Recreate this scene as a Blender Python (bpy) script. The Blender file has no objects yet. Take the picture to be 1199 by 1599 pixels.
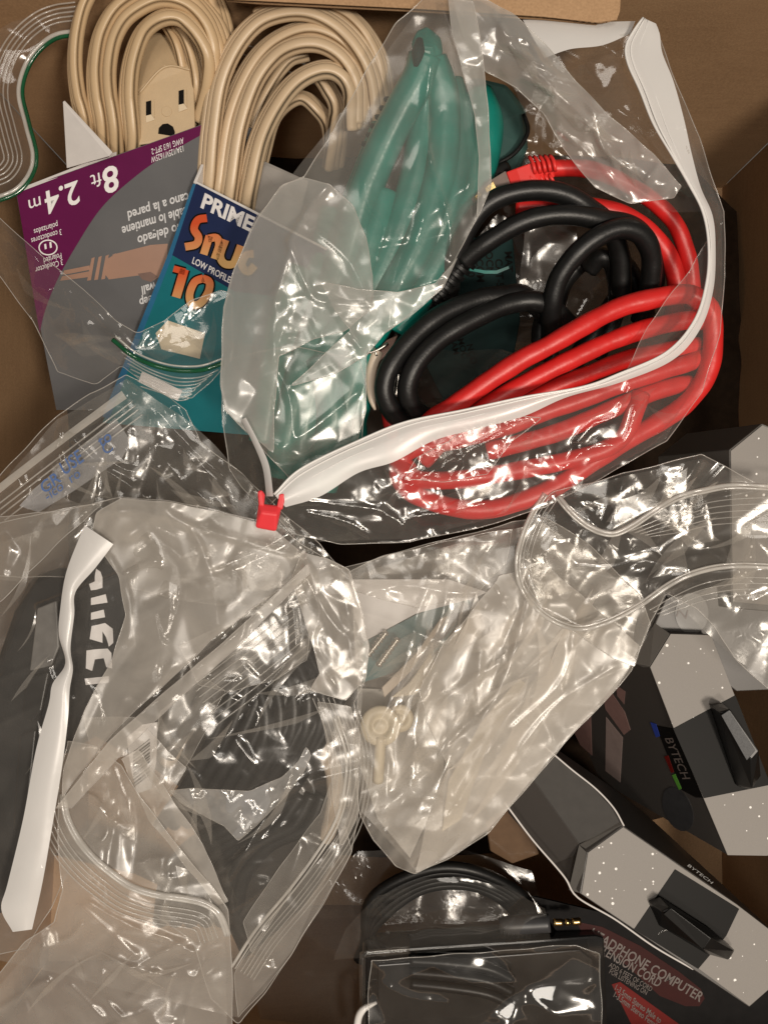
import bpy, math, random
import numpy as np
from mathutils import Vector, geometry

# ------------------------------------------------------------------ scene, camera, light
SC = bpy.context.scene
COL = SC.collection
U = 3000.0           # layout units per metre (one unit = one photo pixel at height 0)
CH = 1250.0          # camera height in layout units
def W(x, y, h):
    s = (CH - h) / CH
    return ((x - 599.5) * s / U, (799.5 - y) * s / U, h / U)

cam = bpy.data.objects.new('camera', bpy.data.cameras.new('camera'))
COL.objects.link(cam)
cam.location = (0, 0, CH / U)
cam.data.sensor_fit = 'HORIZONTAL'
cam.data.angle = 2 * math.atan(599.5 / CH)
cam.data.clip_start = 0.01
cam.data.clip_end = 20
SC.camera = cam

world = bpy.data.worlds.new('World')
SC.world = world
world.use_nodes = True
bg = world.node_tree.nodes['Background']
bg.inputs[0].default_value = (1.0, 0.90, 0.80, 1)
bg.inputs[1].default_value = 0.10

def area(name, loc, size, watts, colr, aim=(0, 0, 0)):
    L = bpy.data.lights.new(name, 'AREA')
    L.shape = 'DISK'; L.size = size; L.energy = watts; L.color = colr
    o = bpy.data.objects.new(name, L); COL.objects.link(o)
    o.location = loc
    o.rotation_euler = (Vector(aim) - Vector(loc)).to_track_quat('-Z', 'Y').to_euler()
    return o
area('overhead_light', (0.56, -0.42, 1.45), 0.21, 16.0, (1, 0.89, 0.76))
area('overhead_light', (0.02, -0.62, 1.70), 0.18, 7.0, (1, 0.89, 0.77))
area('overhead_light', (0.02, -0.05, 1.9), 0.8, 7.5, (1, 0.92, 0.82))  # added soft overhead fill in place of bounced ceiling light, not a lamp

SC.view_settings.view_transform = 'Standard'
SC.view_settings.look = 'None'
SC.view_settings.exposure = 0.0
SC.view_settings.gamma = 1.0
cy = SC.cycles
cy.max_bounces = 10; cy.diffuse_bounces = 3; cy.glossy_bounces = 4
cy.transmission_bounces = 4; cy.transparent_max_bounces = 40
cy.caustics_reflective = False; cy.caustics_refractive = False
cy.sample_clamp_indirect = 4.0
cy.sample_clamp_direct = 6.0
cy.use_denoising = True

# ------------------------------------------------------------------ materials
def newmat(name):
    m = bpy.data.materials.new(name); m.use_nodes = True
    nt = m.node_tree; nt.nodes.clear()
    out = nt.nodes.new('ShaderNodeOutputMaterial')
    return m, nt, out
def nd(nt, t, **kw):
    n = nt.nodes.new(t)
    for k, v in kw.items():
        if k.startswith('i_'):
            n.inputs[int(k[2:])].default_value = v
        else:
            setattr(n, k, v)
    return n
def math_(nt, op, a, b=None):
    n = nt.nodes.new('ShaderNodeMath'); n.operation = op
    for i, v in enumerate((a, b)):
        if v is None: continue
        if isinstance(v, (int, float)): n.inputs[i].default_value = v
        else: nt.links.new(v, n.inputs[i])
    return n.outputs[0]
def c4(c): return (c[0], c[1], c[2], 1)

def solid(name, col, rough=0.5, spec=0.5, metal=0.0, var=0.12, vscale=180, bump=0.0, bscale=900, coat=0.0, col2=None):
    """painted card, rubber, plastic: principled with a little mottling and relief"""
    m, nt, out = newmat(name)
    p = nd(nt, 'ShaderNodeBsdfPrincipled')
    tc = nd(nt, 'ShaderNodeTexCoord')
    n = nd(nt, 'ShaderNodeTexNoise'); n.inputs['Scale'].default_value = vscale; n.inputs['Detail'].default_value = 5
    nt.links.new(tc.outputs['Object'], n.inputs['Vector'])
    mx = nd(nt, 'ShaderNodeMix', data_type='RGBA')
    c2 = col2 if col2 else tuple(max(0, c * (1 - 2 * var)) for c in col)
    mx.inputs[6].default_value = c4(c2)
    mx.inputs[7].default_value = c4(tuple(min(1, c * (1 + var)) for c in col))
    nt.links.new(n.outputs['Fac'], mx.inputs[0])
    nt.links.new(mx.outputs[2], p.inputs['Base Color'])
    p.inputs['Roughness'].default_value = rough
    p.inputs['Metallic'].default_value = metal
    p.inputs['Specular IOR Level'].default_value = spec
    p.inputs['Coat Weight'].default_value = coat
    p.inputs['Coat Roughness'].default_value = 0.08
    if bump:
        n2 = nd(nt, 'ShaderNodeTexNoise'); n2.inputs['Scale'].default_value = bscale; n2.inputs['Detail'].default_value = 4
        nt.links.new(tc.outputs['Object'], n2.inputs['Vector'])
        b = nd(nt, 'ShaderNodeBump'); b.inputs['Strength'].default_value = bump; b.inputs['Distance'].default_value = 0.0006
        nt.links.new(n2.outputs['Fac'], b.inputs['Height'])
        nt.links.new(b.outputs[0], p.inputs['Normal'])
    nt.links.new(p.outputs[0], out.inputs[0])
    return m

def film(name, haze, col=(0.84, 0.80, 0.74), rough=0.10, f0=0.07, bump=0.5, bscale=260, tint=(0.985, 0.98, 0.97), trans=0.45, patch=0.5):
    """thin plastic film: clear body with some scattering, more of it where seen edge-on, and a gloss"""
    m, nt, out = newmat(name)
    L = nt.links
    tc = nd(nt, 'ShaderNodeTexCoord')
    n1 = nd(nt, 'ShaderNodeTexNoise'); n1.inputs['Scale'].default_value = bscale; n1.inputs['Detail'].default_value = 3; n1.inputs['Distortion'].default_value = 0.6
    n1.noise_type = 'RIDGED_MULTIFRACTAL'; n1.inputs['Roughness'].default_value = 0.42
    L.new(tc.outputs['Object'], n1.inputs['Vector'])
    b = nd(nt, 'ShaderNodeBump'); b.inputs['Strength'].default_value = bump; b.inputs['Distance'].default_value = 0.0007
    L.new(n1.outputs['Fac'], b.inputs['Height'])
    n3 = nd(nt, 'ShaderNodeTexNoise'); n3.inputs['Scale'].default_value = 34; n3.inputs['Detail'].default_value = 2
    L.new(tc.outputs['Object'], n3.inputs['Vector'])
    mr = nd(nt, 'ShaderNodeMapRange'); mr.inputs[1].default_value = 0.5; mr.inputs[2].default_value = 0.66; mr.inputs[3].default_value = bump * 0.12; mr.inputs[4].default_value = bump * 0.8
    L.new(n3.outputs['Fac'], mr.inputs[0]); L.new(mr.outputs[0], b.inputs['Strength'])
    lw = nd(nt, 'ShaderNodeLayerWeight'); lw.inputs[0].default_value = 0.5
    L.new(b.outputs[0], lw.inputs['Normal'])
    face = lw.outputs['Facing']
    cosv = math_(nt, 'MAXIMUM', math_(nt, 'SUBTRACT', 1.0, face), 0.13)
    n2 = nd(nt, 'ShaderNodeTexNoise'); n2.inputs['Scale'].default_value = 28; n2.inputs['Detail'].default_value = 6; n2.inputs['Distortion'].default_value = 1.5
    L.new(tc.outputs['Object'], n2.inputs['Vector'])
    pv = math_(nt, 'ADD', math_(nt, 'MULTIPLY', n2.outputs['Fac'], 2 * patch), 1 - patch)
    a = math_(nt, 'MULTIPLY', pv, haze)
    clear = math_(nt, 'POWER', math_(nt, 'SUBTRACT', 1.0, a), math_(nt, 'DIVIDE', 1.0, cosv))
    hz = math_(nt, 'SUBTRACT', 1.0, clear)
    tr = nd(nt, 'ShaderNodeBsdfTransparent'); tr.inputs[0].default_value = c4(tint)
    df = nd(nt, 'ShaderNodeBsdfDiffuse'); df.inputs[0].default_value = c4(col)
    tl = nd(nt, 'ShaderNodeBsdfTranslucent'); tl.inputs[0].default_value = c4(col)
    m1 = nd(nt, 'ShaderNodeMixShader'); m1.inputs[0].default_value = trans
    L.new(df.outputs[0], m1.inputs[1]); L.new(tl.outputs[0], m1.inputs[2])
    L.new(b.outputs[0], df.inputs['Normal'])
    m2 = nd(nt, 'ShaderNodeMixShader'); L.new(hz, m2.inputs[0]); L.new(tr.outputs[0], m2.inputs[1]); L.new(m1.outputs[0], m2.inputs[2])
    gl = nd(nt, 'ShaderNodeBsdfGlossy'); gl.inputs['Roughness'].default_value = rough; gl.inputs['Color'].default_value = (1, 1, 1, 1)
    L.new(b.outputs[0], gl.inputs['Normal'])
    fr = math_(nt, 'ADD', math_(nt, 'MULTIPLY', math_(nt, 'POWER', face, 4.0), 1 - f0), f0)
    m3 = nd(nt, 'ShaderNodeMixShader'); L.new(fr, m3.inputs[0]); L.new(m2.outputs[0], m3.inputs[1]); L.new(gl.outputs[0], m3.inputs[2])
    L.new(m3.outputs[0], out.inputs[0])
    return m

def beadmat(name, col, fac, gloss=0.06):
    m, nt, out = newmat(name); L = nt.links
    tr = nd(nt, 'ShaderNodeBsdfTransparent'); df = nd(nt, 'ShaderNodeBsdfDiffuse'); df.inputs[0].default_value = c4(col)
    tl = nd(nt, 'ShaderNodeBsdfTranslucent'); tl.inputs[0].default_value = c4(col)
    m0 = nd(nt, 'ShaderNodeMixShader'); m0.inputs[0].default_value = 0.35; L.new(df.outputs[0], m0.inputs[1]); L.new(tl.outputs[0], m0.inputs[2])
    tc = nd(nt, 'ShaderNodeTexCoord'); n = nd(nt, 'ShaderNodeTexNoise'); n.inputs['Scale'].default_value = 60; L.new(tc.outputs['Object'], n.inputs['Vector'])
    f = math_(nt, 'MULTIPLY', math_(nt, 'ADD', n.outputs[0], 0.25), fac * 1.35)
    m1 = nd(nt, 'ShaderNodeMixShader'); L.new(f, m1.inputs[0]); L.new(tr.outputs[0], m1.inputs[1]); L.new(m0.outputs[0], m1.inputs[2])
    gl = nd(nt, 'ShaderNodeBsdfGlossy'); gl.inputs['Roughness'].default_value = 0.15
    m2 = nd(nt, 'ShaderNodeMixShader'); m2.inputs[0].default_value = gloss; L.new(m1.outputs[0], m2.inputs[1]); L.new(gl.outputs[0], m2.inputs[2])
    L.new(m2.outputs[0], out.inputs[0]); return m

# ------------------------------------------------------------------ objects
def thing(name, label, cat, at=(600, 800, 0), group=None):
    o = bpy.data.objects.new(name, None); COL.objects.link(o)
    o.location = W(*at); o.empty_display_size = 0.01
    o['label'] = label; o['category'] = cat
    if group: o['group'] = group
    return o
def rootloc(p):
    while p is not None and p.parent is not None: p = p.parent
    return Vector(p.location) if p is not None else Vector((0, 0, 0))
def mesh(name, vw, faces, mat, parent=None, smooth=True, label=None, kind=None, mats=None, fmat=None):
    """vw: world coordinates"""
    v = np.asarray(vw, dtype=float).reshape(-1, 3)
    v = v - np.array(rootloc(parent))
    me = bpy.data.meshes.new(name)
    me.from_pydata(v.tolist(), [], [tuple(int(i) for i in f) for f in faces])
    for mm in (mats or [mat]): me.materials.append(mm)
    if fmat is not None: me.polygons.foreach_set('material_index', fmat)
    if smooth: me.polygons.foreach_set('use_smooth', [True] * len(me.polygons))
    me.update()
    o = bpy.data.objects.new(name, me); COL.objects.link(o)
    o.parent = parent
    if label: o['label'] = label
    if kind: o['kind'] = kind
    return o
def bevel(o, w_units, seg=2, angle=35):
    b = o.modifiers.new('bevel', 'BEVEL'); b.width = w_units / U; b.segments = seg
    b.limit_method = 'ANGLE'; b.angle_limit = math.radians(angle)
    return o

# ------------------------------------------------------------------ curves and tubes
def spline(pts, step=6.0, closed=False):
    p = np.array(pts, dtype=float)
    n = len(p)
    if closed: q = np.vstack([p[-1], p, p[0], p[1]])
    else: q = np.vstack([2 * p[0] - p[1], p, 2 * p[-1] - p[-2]])
    out = []
    segs = n if closed else n - 1
    for i in range(segs):
        a, b, c, d = q[i], q[i + 1], q[i + 2], q[i + 3]
        k = max(2, int(np.linalg.norm(c[:2] - b[:2]) / step + abs(c[2] - b[2]) / step / 2 if len(c) > 2 else 2))
        t = np.linspace(0, 1, k, endpoint=False)[:, None]
        out.append(0.5 * ((2 * b) + (-a + c) * t + (2 * a - 5 * b + 4 * c - d) * t ** 2 + (-a + 3 * b - 3 * c + d) * t ** 3))
    out = np.vstack(out)
    if not closed: out = np.vstack([out, p[-1]])
    return out
def ring(n, r=1.0):
    a = np.linspace(0, 2 * math.pi, n, endpoint=False)
    return np.stack([np.cos(a) * r, np.sin(a) * r], 1)
def flat3(r, s, n=7):
    """outline of a flat three conductor cord: three joined lobes"""
    pts = []
    for k, cx in enumerate((s, 0, -s)):
        a0, a1 = ((-math.pi * .28, math.pi * .72) if k == 0 else (math.pi * .28, math.pi * .72))
        if k == 2: a0, a1 = math.pi * .28, math.pi * 1.0
        for a in np.linspace(a0 if k else 0.0, a1, n): pts.append((cx + r * math.cos(a), r * math.sin(a)))
    top = pts
    bot = [(-x, -y) for x, y in top]
    return np.array(top + bot)
def sweep(paths, mat, name, parent, prof=None, r=10, roll=0.0, seg=12, label=None, kind=None, wobble=0, step=6.0, taper=None, caps=True):
    """sweep a profile (or a circle of visible radius r) along splines given as (x, y, h) layout points"""
    V, F = [], []
    for pi_, pts in enumerate(paths):
        rr = r[pi_] if isinstance(r, (list, tuple)) else r
        rl = roll[pi_] if isinstance(roll, (list, tuple)) else roll
        s = spline(pts, step)
        w = np.array([W(*q) for q in s])
        t = np.gradient(w, axis=0); t /= np.linalg.norm(t, axis=1)[:, None] + 1e-12
        vz = np.array([0, 0, 1.0])
        side = np.cross(t, vz)
        ln = np.linalg.norm(side, axis=1)
        for i in range(len(side)):
            if ln[i] < 0.15 and i: side[i] = side[i - 1] - t[i] * np.dot(side[i - 1], t[i])
        side /= np.linalg.norm(side, axis=1)[:, None] + 1e-12
        nn = np.cross(side, t)
        P = prof if prof is not None else ring(seg)
        m = len(P)
        n = len(w)
        u = np.linspace(0, 1, n)
        tp = np.ones(n)
        if taper: tp = np.interp(u, [a for a, _ in taper], [b for _, b in taper])
        sc = rr * (CH - s[:, 2]) / CH / U * tp
        if wobble:
            ph = random.random() * 9
            sc = sc * (1 + wobble * np.sin(np.arange(n) * step / 17.0 + ph) * 0.6 + wobble * np.sin(np.arange(n) * step / 7.3 + ph) * 0.4)
        c, d = math.cos(rl), math.sin(rl)
        a1 = side * c + nn * d
        a2 = -side * d + nn * c
        b0 = len(V) and sum(len(x) for x in V)
        V.append((w[:, None, :] + (a1[:, None, :] * P[None, :, 0:1] + a2[:, None, :] * P[None, :, 1:2]) * sc[:, None, None]).reshape(-1, 3))
        for i in range(n - 1):
            for j in range(m):
                k = (j + 1) % m
                F.append((b0 + i * m + j, b0 + i * m + k, b0 + (i + 1) * m + k, b0 + (i + 1) * m + j))
        if caps:
            F.append(tuple(b0 + j for j in range(m))[::-1]); F.append(tuple(b0 + (n - 1) * m + j for j in range(m)))
    return mesh(name, np.vstack(V), F, mat, parent, label=label, kind=kind)

# ------------------------------------------------------------------ planes, panels, lettering
class Plane:
    """plane through three layout points; at(x, y) meets the sight line through (x, y)"""
    def __init__(s, a, b, c):
        A, B, C = (np.array(W(*p)) for p in (a, b, c))
        n = np.cross(B - A, C - A); n /= np.linalg.norm(n)
        if n[2] < 0: n = -n
        s.n, s.o = n, A
    def at(s, x, y, lift=0.0):
        cam_ = np.array([0, 0, CH / U]); d = np.array(W(x, y, 0)) - cam_
        k = np.dot(s.o + s.n * lift / U - cam_, s.n) / np.dot(d, s.n)
        return cam_ + d * k
def panel(name, plane, poly, mat, parent, thick=1.5, lift=0.0, bev=0, label=None, smooth=False, **kw):
    """a flat piece with thickness, its outline given in layout (x, y) on a plane; its face is at lift"""
    top = [plane.at(x, y, lift) for x, y in poly]
    bot = [p - plane.n * thick / U for p in top]
    n = len(poly)
    F = [tuple(range(n)), tuple(range(2 * n - 1, n - 1, -1))] + [((i + 1) % n, i, n + i, n + (i + 1) % n) for i in range(n)]
    nz = sum(top[i][0] * top[(i + 1) % n][1] - top[(i + 1) % n][0] * top[i][1] for i in range(n))
    if nz < 0: F = [f[::-1] for f in F]
    o = mesh(name, top + bot, F, mat, parent, smooth=smooth, label=label, **kw)
    if bev: bevel(o, bev, 2)
    return o
def hull(name, pts, mat, parent, bev=0, label=None, world=False):
    """closed solid as the convex hull of layout points"""
    import bmesh
    bm = bmesh.new()
    rl = rootloc(parent)
    for p in pts: bm.verts.new(Vector(p if world else W(*p)) - rl)
    res = bmesh.ops.convex_hull(bm, input=bm.verts)
    junk = [e for e in res['geom_interior'] if isinstance(e, bmesh.types.BMVert)]
    for v in junk: bm.verts.remove(v)
    bmesh.ops.dissolve_limit(bm, angle_limit=math.radians(3), verts=bm.verts, edges=bm.edges)
    me = bpy.data.meshes.new(name); bm.to_mesh(me); bm.free()
    me.materials.append(mat)
    o = bpy.data.objects.new(name, me); COL.objects.link(o); o.parent = parent
    if label: o['label'] = label
    if bev: bevel(o, bev, 2)
    return o
def text(parent, body, plane, org, dirv, size, mat, lift=0.6, up=None, bold=0.0, sx=1.0, name='lettering', shear=0.0, space=1.0, mats=None):
    cu = bpy.data.curves.new('t', 'FONT'); cu.body = body; cu.offset = bold; cu.shear = shear; cu.space_character = space
    cu.resolution_u = 3
    ob = bpy.data.objects.new('t', cu); COL.objects.link(ob)
    dg = bpy.context.evaluated_depsgraph_get(); dg.update()
    me = ob.evaluated_get(dg).to_mesh()
    v = np.array([x.co[:2] for x in me.vertices]); f = [tuple(p.vertices) for p in me.polygons]
    bpy.data.objects.remove(ob); bpy.data.curves.remove(cu)
    if not len(v): return None
    d = np.array(dirv, float); d /= np.linalg.norm(d)
    u = np.array([d[1], -d[0]]) if up is None else np.array(up, float) / np.linalg.norm(up)
    px = np.array(org)[None] + (v[:, 0:1] * sx * d + v[:, 1:2] * u) * size
    return mesh(name, [plane.at(a, b, lift) for a, b in px], f, mat, parent, smooth=False)

# ------------------------------------------------------------------ crumpled film sheets
def raster_tin(pts, vals, edges, x0, y0, g, nx, ny):
    """linear interpolation of scattered values on a triangulation, sampled on a grid"""
    P = [Vector((float(a), float(b))) for a, b in pts]
    vo, eo, fo, ov, oe, of = geometry.delaunay_2d_cdt(P, edges, [], 0, 1e-4, True)
    vv = np.array([[a.x, a.y] for a in vo])
    arr = np.array(pts, float); vals = np.array(vals, float)
    val = np.zeros(len(vv))
    for i, o in enumerate(ov):
        if len(o): val[i] = vals[o[0]]
        else:
            d = np.hypot(arr[:, 0] - vv[i, 0], arr[:, 1] - vv[i, 1]); k = np.argsort(d)[:3]
            val[i] = np.average(vals[k], weights=1 / (d[k] + 1e-3))
    H = np.full((ny, nx), np.nan)
    for f in fo:
        a, b, c = vv[f[0]], vv[f[1]], vv[f[2]]
        i0 = max(0, int(math.ceil((min(a[0], b[0], c[0]) - x0) / g - 1e-6))); i1 = min(nx - 1, int((max(a[0], b[0], c[0]) - x0) / g + 1e-6))
        j0 = max(0, int(math.ceil((min(a[1], b[1], c[1]) - y0) / g - 1e-6))); j1 = min(ny - 1, int((max(a[1], b[1], c[1]) - y0) / g + 1e-6))
        if i1 < i0 or j1 < j0: continue
        X = x0 + g * np.arange(i0, i1 + 1)[None, :]; Y = y0 + g * np.arange(j0, j1 + 1)[:, None]
        den = (b[1] - c[1]) * (a[0] - c[0]) + (c[0] - b[0]) * (a[1] - c[1])
        if abs(den) < 1e-9: continue
        l1 = ((b[1] - c[1]) * (X - c[0]) + (c[0] - b[0]) * (Y - c[1])) / den
        l2 = ((c[1] - a[1]) * (X - c[0]) + (a[0] - c[0]) * (Y - c[1])) / den
        l3 = 1 - l1 - l2
        m = (l1 >= -1e-5) & (l2 >= -1e-5) & (l3 >= -1e-5)
        z = l1 * val[f[0]] + l2 * val[f[1]] + l3 * val[f[2]]
        sub = H[j0:j1 + 1, i0:i1 + 1]; sub[m] = z[m]
    for _ in range(60):
        bad = np.isnan(H)
        if not bad.any(): break
        Hp = np.pad(H, 1, constant_values=np.nan)
        st = np.stack([Hp[:-2, 1:-1], Hp[2:, 1:-1], Hp[1:-1, :-2], Hp[1:-1, 2:]])
        cnt = (~np.isnan(st)).sum(0); sm = np.nansum(st, 0)
        k = bad & (cnt > 0); H[k] = sm[k] / cnt[k]
    H[np.isnan(H)] = np.nanmean(H)
    return H
def blur(H, n):
    for _ in range(n):
        Hp = np.pad(H, 1, mode='edge')
        H = (Hp[:-2, 1:-1] + Hp[2:, 1:-1] + Hp[1:-1, :-2] + Hp[1:-1, 2:] + 4 * H) / 8
    return H
def facets(rng, x0, y0, g, nx, ny, scale, amp, ang=0.0, stretch=1.0):
    """crumple: random heights on a random triangulation, optionally stretched along an angle"""
    w, h = nx * g, ny * g
    cx, cyy = x0 + w / 2, y0 + h / 2
    R = math.hypot(w, h) / 2 + scale * 2
    ca, sa = math.cos(ang), math.sin(ang)
    pts = []
    nu = int(2 * R / (scale * stretch)) + 2; nv = int(2 * R / scale) + 2
    for i in range(nu):
        for j in range(nv):
            u = (i + 0.5 + rng.uniform(-.48, .48)) * scale * stretch - R; v = (j + 0.5 + rng.uniform(-.48, .48)) * scale - R
            pts.append((cx + u * ca - v * sa, cyy + u * sa + v * ca))
    pts = [p for p in pts if x0 - scale * stretch * 1.5 < p[0] < x0 + w + scale * stretch * 1.5 and y0 - scale * stretch * 1.5 < p[1] < y0 + h + scale * stretch * 1.5]
    vals = rng.uniform(-amp, amp, len(pts))
    return raster_tin(pts, vals, [], x0, y0, g, nx, ny)
def inside(poly, X, Y):
    m = np.zeros(X.shape, bool); n = len(poly)
    for i in range(n):
        x1, y1 = poly[i]; x2, y2 = poly[(i + 1) % n]
        if y1 == y2: continue
        c = (Y > min(y1, y2)) & (Y <= max(y1, y2)) & (X < (Y - y1) * (x2 - x1) / (y2 - y1) + x1)
        m ^= c
    return m
def segdist(X, Y, pl):
    D = np.full(X.shape, 1e9)
    for (x1, y1), (x2, y2) in zip(pl[:-1], pl[1:]):
        dx, dy = x2 - x1, y2 - y1; L2 = dx * dx + dy * dy + 1e-9
        t = np.clip(((X - x1) * dx + (Y - y1) * dy) / L2, 0, 1)
        D = np.minimum(D, np.hypot(X - x1 - t * dx, Y - y1 - t * dy))
    return D
def sheet(name, parent, outline, mat, feats=(), ridges=(), noise=((70, 9), (30, 4), (13, 1.3)), g=4.0, seed=1, smooth=2, round_=False, dz=0.0, edge=None, label=None, wob=1.5, calm=None, streaks=None, soft=1):
    """one layer of plastic film.  outline, feats: (x, y, h); ridges: (height, width, [(x, y)...]) sharp creases"""
    rng = np.random.default_rng(seed)
    o3 = np.array(outline, float)
    if round_: b = spline(o3, g * 1.1, closed=True)
    else:
        b = []
        for i in range(len(o3)):
            p, q = o3[i], o3[(i + 1) % len(o3)]; k = max(1, int(np.linalg.norm(q[:2] - p[:2]) / (g * 1.1)))
            b += [p + (q - p) * t / k for t in range(k)]
        b = np.array(b)
    if wob:
        t = np.arange(len(b)) * g
        wv = sum(rng.uniform(.3, 1) * np.sin(t / s + rng.uniform(0, 6)) for s in (11, 23, 41))
        dirs = np.roll(b[:, :2], -1, 0) - np.roll(b[:, :2], 1, 0); dirs /= np.linalg.norm(dirs, axis=1)[:, None] + 1e-9
        b[:, 0] += -dirs[:, 1] * wv * wob * 0.5; b[:, 1] += dirs[:, 0] * wv * wob * 0.5
    x0, y0 = b[:, 0].min() - g, b[:, 1].min() - g
    nx = int((b[:, 0].max() - x0) / g) + 3; ny = int((b[:, 1].max() - y0) / g) + 3
    pts = [tuple(p[:2]) for p in b[::4]]; vals = [p[2] for p in b[::4]]; ed = []
    for pl in feats:
        i0 = len(pts)
        for k, p in enumerate(pl):
            pts.append((p[0], p[1])); vals.append(p[2])
            if k: ed.append((i0 + k - 1, i0 + k))
    H = raster_tin(pts, vals, ed, x0, y0, g, nx, ny)
    H = blur(H, smooth)
    X, Y = np.meshgrid(x0 + g * np.arange(nx), y0 + g * np.arange(ny))
    msk = np.ones_like(H)
    if calm is not None:
        mm = facets(rng, x0, y0, g, nx, ny, 110, 1.0); msk = np.clip(0.28 + mm * 1.7, calm, 1.0)
    for k, nz in enumerate(noise):
        H = H + facets(rng, x0, y0, g, nx, ny, *nz) * (msk if k else 1)
    for r in ridges:
        hh, ww, pl = r
        if len(pl) > 2: pl = [tuple(q[:2]) for q in spline([(a, c, 0) for a, c in pl], 14)]
        D = segdist(X, Y, pl)
        H = H + hh * np.exp(-(D / ww))
    for st in (streaks or ()):
        n_, ang, spr, ln, hh, ww = st
        for _ in range(n_):
            a = ang + rng.normal() * spr; L_ = rng.uniform(.5, 1) * ln
            cx = rng.uniform(X.min(), X.max()); cy_ = rng.uniform(Y.min(), Y.max())
            dx, dy = math.cos(a) * L_ / 2, math.sin(a) * L_ / 2; bx_ = rng.uniform(-.1, .1) * L_
            pl = [tuple(q[:2]) for q in spline([(cx - dx, cy_ - dy, 0), (cx - dy * bx_ / L_, cy_ + dx * bx_ / L_, 0), (cx + dx, cy_ + dy, 0)], 18)]
            D = segdist(X, Y, pl); w_ = ww * rng.uniform(.6, 1.4)
            H = H + hh * rng.choice((1, -.7)) * rng.uniform(.4, 1) * np.exp(-(D / w_) ** 1.5)
    H = blur(H, soft) + dz
    def samp(x, y):
        fx = np.clip((x - x0) / g, 0, nx - 1.001); fy = np.clip((y - y0) / g, 0, ny - 1.001)
        i = fx.astype(int); j = fy.astype(int); a = fx - i; c = fy - j
        return (H[j, i] * (1 - a) + H[j, i + 1] * a) * (1 - c) + (H[j + 1, i] * (1 - a) + H[j + 1, i + 1] * a) * c
    IN = inside([tuple(p[:2]) for p in b], X, Y)
    # keep grid points a little inside the border
    Db = np.full(X.shape, 1e9)
    for p in b[::2]:
        i0 = max(0, int((p[0] - x0) / g) - 2); j0 = max(0, int((p[1] - y0) / g) - 2)
        s = (slice(j0, j0 + 5), slice(i0, i0 + 5)); Db[s] = np.minimum(Db[s], np.hypot(X[s] - p[0], Y[s] - p[1]))
    sel = IN & (Db > g * 0.75)
    ids = -np.ones(X.shape, int); ids[sel] = np.arange(sel.sum())
    gx, gy, gh = X[sel], Y[sel], H[sel]
    # whole cells as triangles
    A, B, C, D_ = ids[:-1, :-1], ids[:-1, 1:], ids[1:, 1:], ids[1:, :-1]
    full = (A >= 0) & (B >= 0) & (C >= 0) & (D_ >= 0)
    flip = (np.add.outer(np.arange(ny - 1), np.arange(nx - 1)) % 2 == 0)
    F = []
    k = full & flip
    F += list(zip(A[k], D_[k], C[k])) + list(zip(A[k], C[k], B[k]))
    k = full & ~flip
    F += list(zip(A[k], D_[k], B[k])) + list(zip(B[k], D_[k], C[k]))
    ng = len(gx)
    # stitch the border strip with a small triangulation
    used = np.zeros(X.shape, bool)
    used[:-1, :-1] |= full; used[:-1, 1:] |= full; used[1:, 1:] |= full; used[1:, :-1] |= full
    deg = np.zeros(X.shape, int)
    for dj in (0, 1):
        for di in (0, 1):
            deg[dj:ny - 1 + dj, di:nx - 1 + di] += full
    rim = sel & (deg < 4)
    ri = ids[rim]
    pb = [Vector((p[0], p[1])) for p in b]; nb = len(pb)
    pr = [Vector((gx[i], gy[i])) for i in ri]
    vo, eo, fo, ov, oe, of = geometry.delaunay_2d_cdt(pb + pr, [(i, (i + 1) % nb) for i in range(nb)], [], 0, 1e-5, True)
    bx = b[:, 0]; by = b[:, 1]; bh = samp(bx, by)
    allx = list(gx) + list(bx); ally = list(gy) + list(by); allh = list(gh) + list(bh)
    mp = []
    for i, o in enumerate(ov):
        if len(o): mp.append(ng + o[0] if o[0] < nb else int(ri[o[0] - nb]))
        else:
            mp.append(len(allx)); allx.append(vo[i].x); ally.append(vo[i].y); allh.append(float(samp(np.array([vo[i].x]), np.array([vo[i].y]))[0]))
    cen = np.array([[(vo[f[0]].x + vo[f[1]].x + vo[f[2]].x) / 3, (vo[f[0]].y + vo[f[1]].y + vo[f[2]].y) / 3] for f in fo])
    poly = [tuple(p[:2]) for p in b]
    okc = inside(poly, cen[:, 0], cen[:, 1])
    ci = np.clip(((cen[:, 0] - x0) / g).astype(int), 0, nx - 2); cj = np.clip(((cen[:, 1] - y0) / g).astype(int), 0, ny - 2)
    for q, f in enumerate(fo):
        if okc[q] and not full[cj[q], ci[q]]: F.append(tuple(mp[i] for i in f)[::-1])
    s = (CH - np.array(allh)) / CH / U
    V = np.stack([(np.array(allx) - 599.5) * s, (799.5 - np.array(ally)) * s, np.array(allh) / U], 1)
    # two or three pixel wide heat-sealed or folded rims are added by the caller as beads
    o = mesh(name, V, F, mat, parent, label=label)
    o2 = None
    if edge:
        pth = [(x_, y_, h_ + 0.6) for x_, y_, h_ in zip(bx, by, bh)]
        pth.append(pth[0])
        sweep([pth[::2] + [pth[0]]], edge[1], 'film_edge', o, r=edge[0], seg=5, step=8)
    return o, samp
def drape(samp, pts, up=1.0):
    return [(x, y, float(samp(np.array([float(x)]), np.array([float(y)]))[0]) + up) for x, y in pts]

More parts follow.
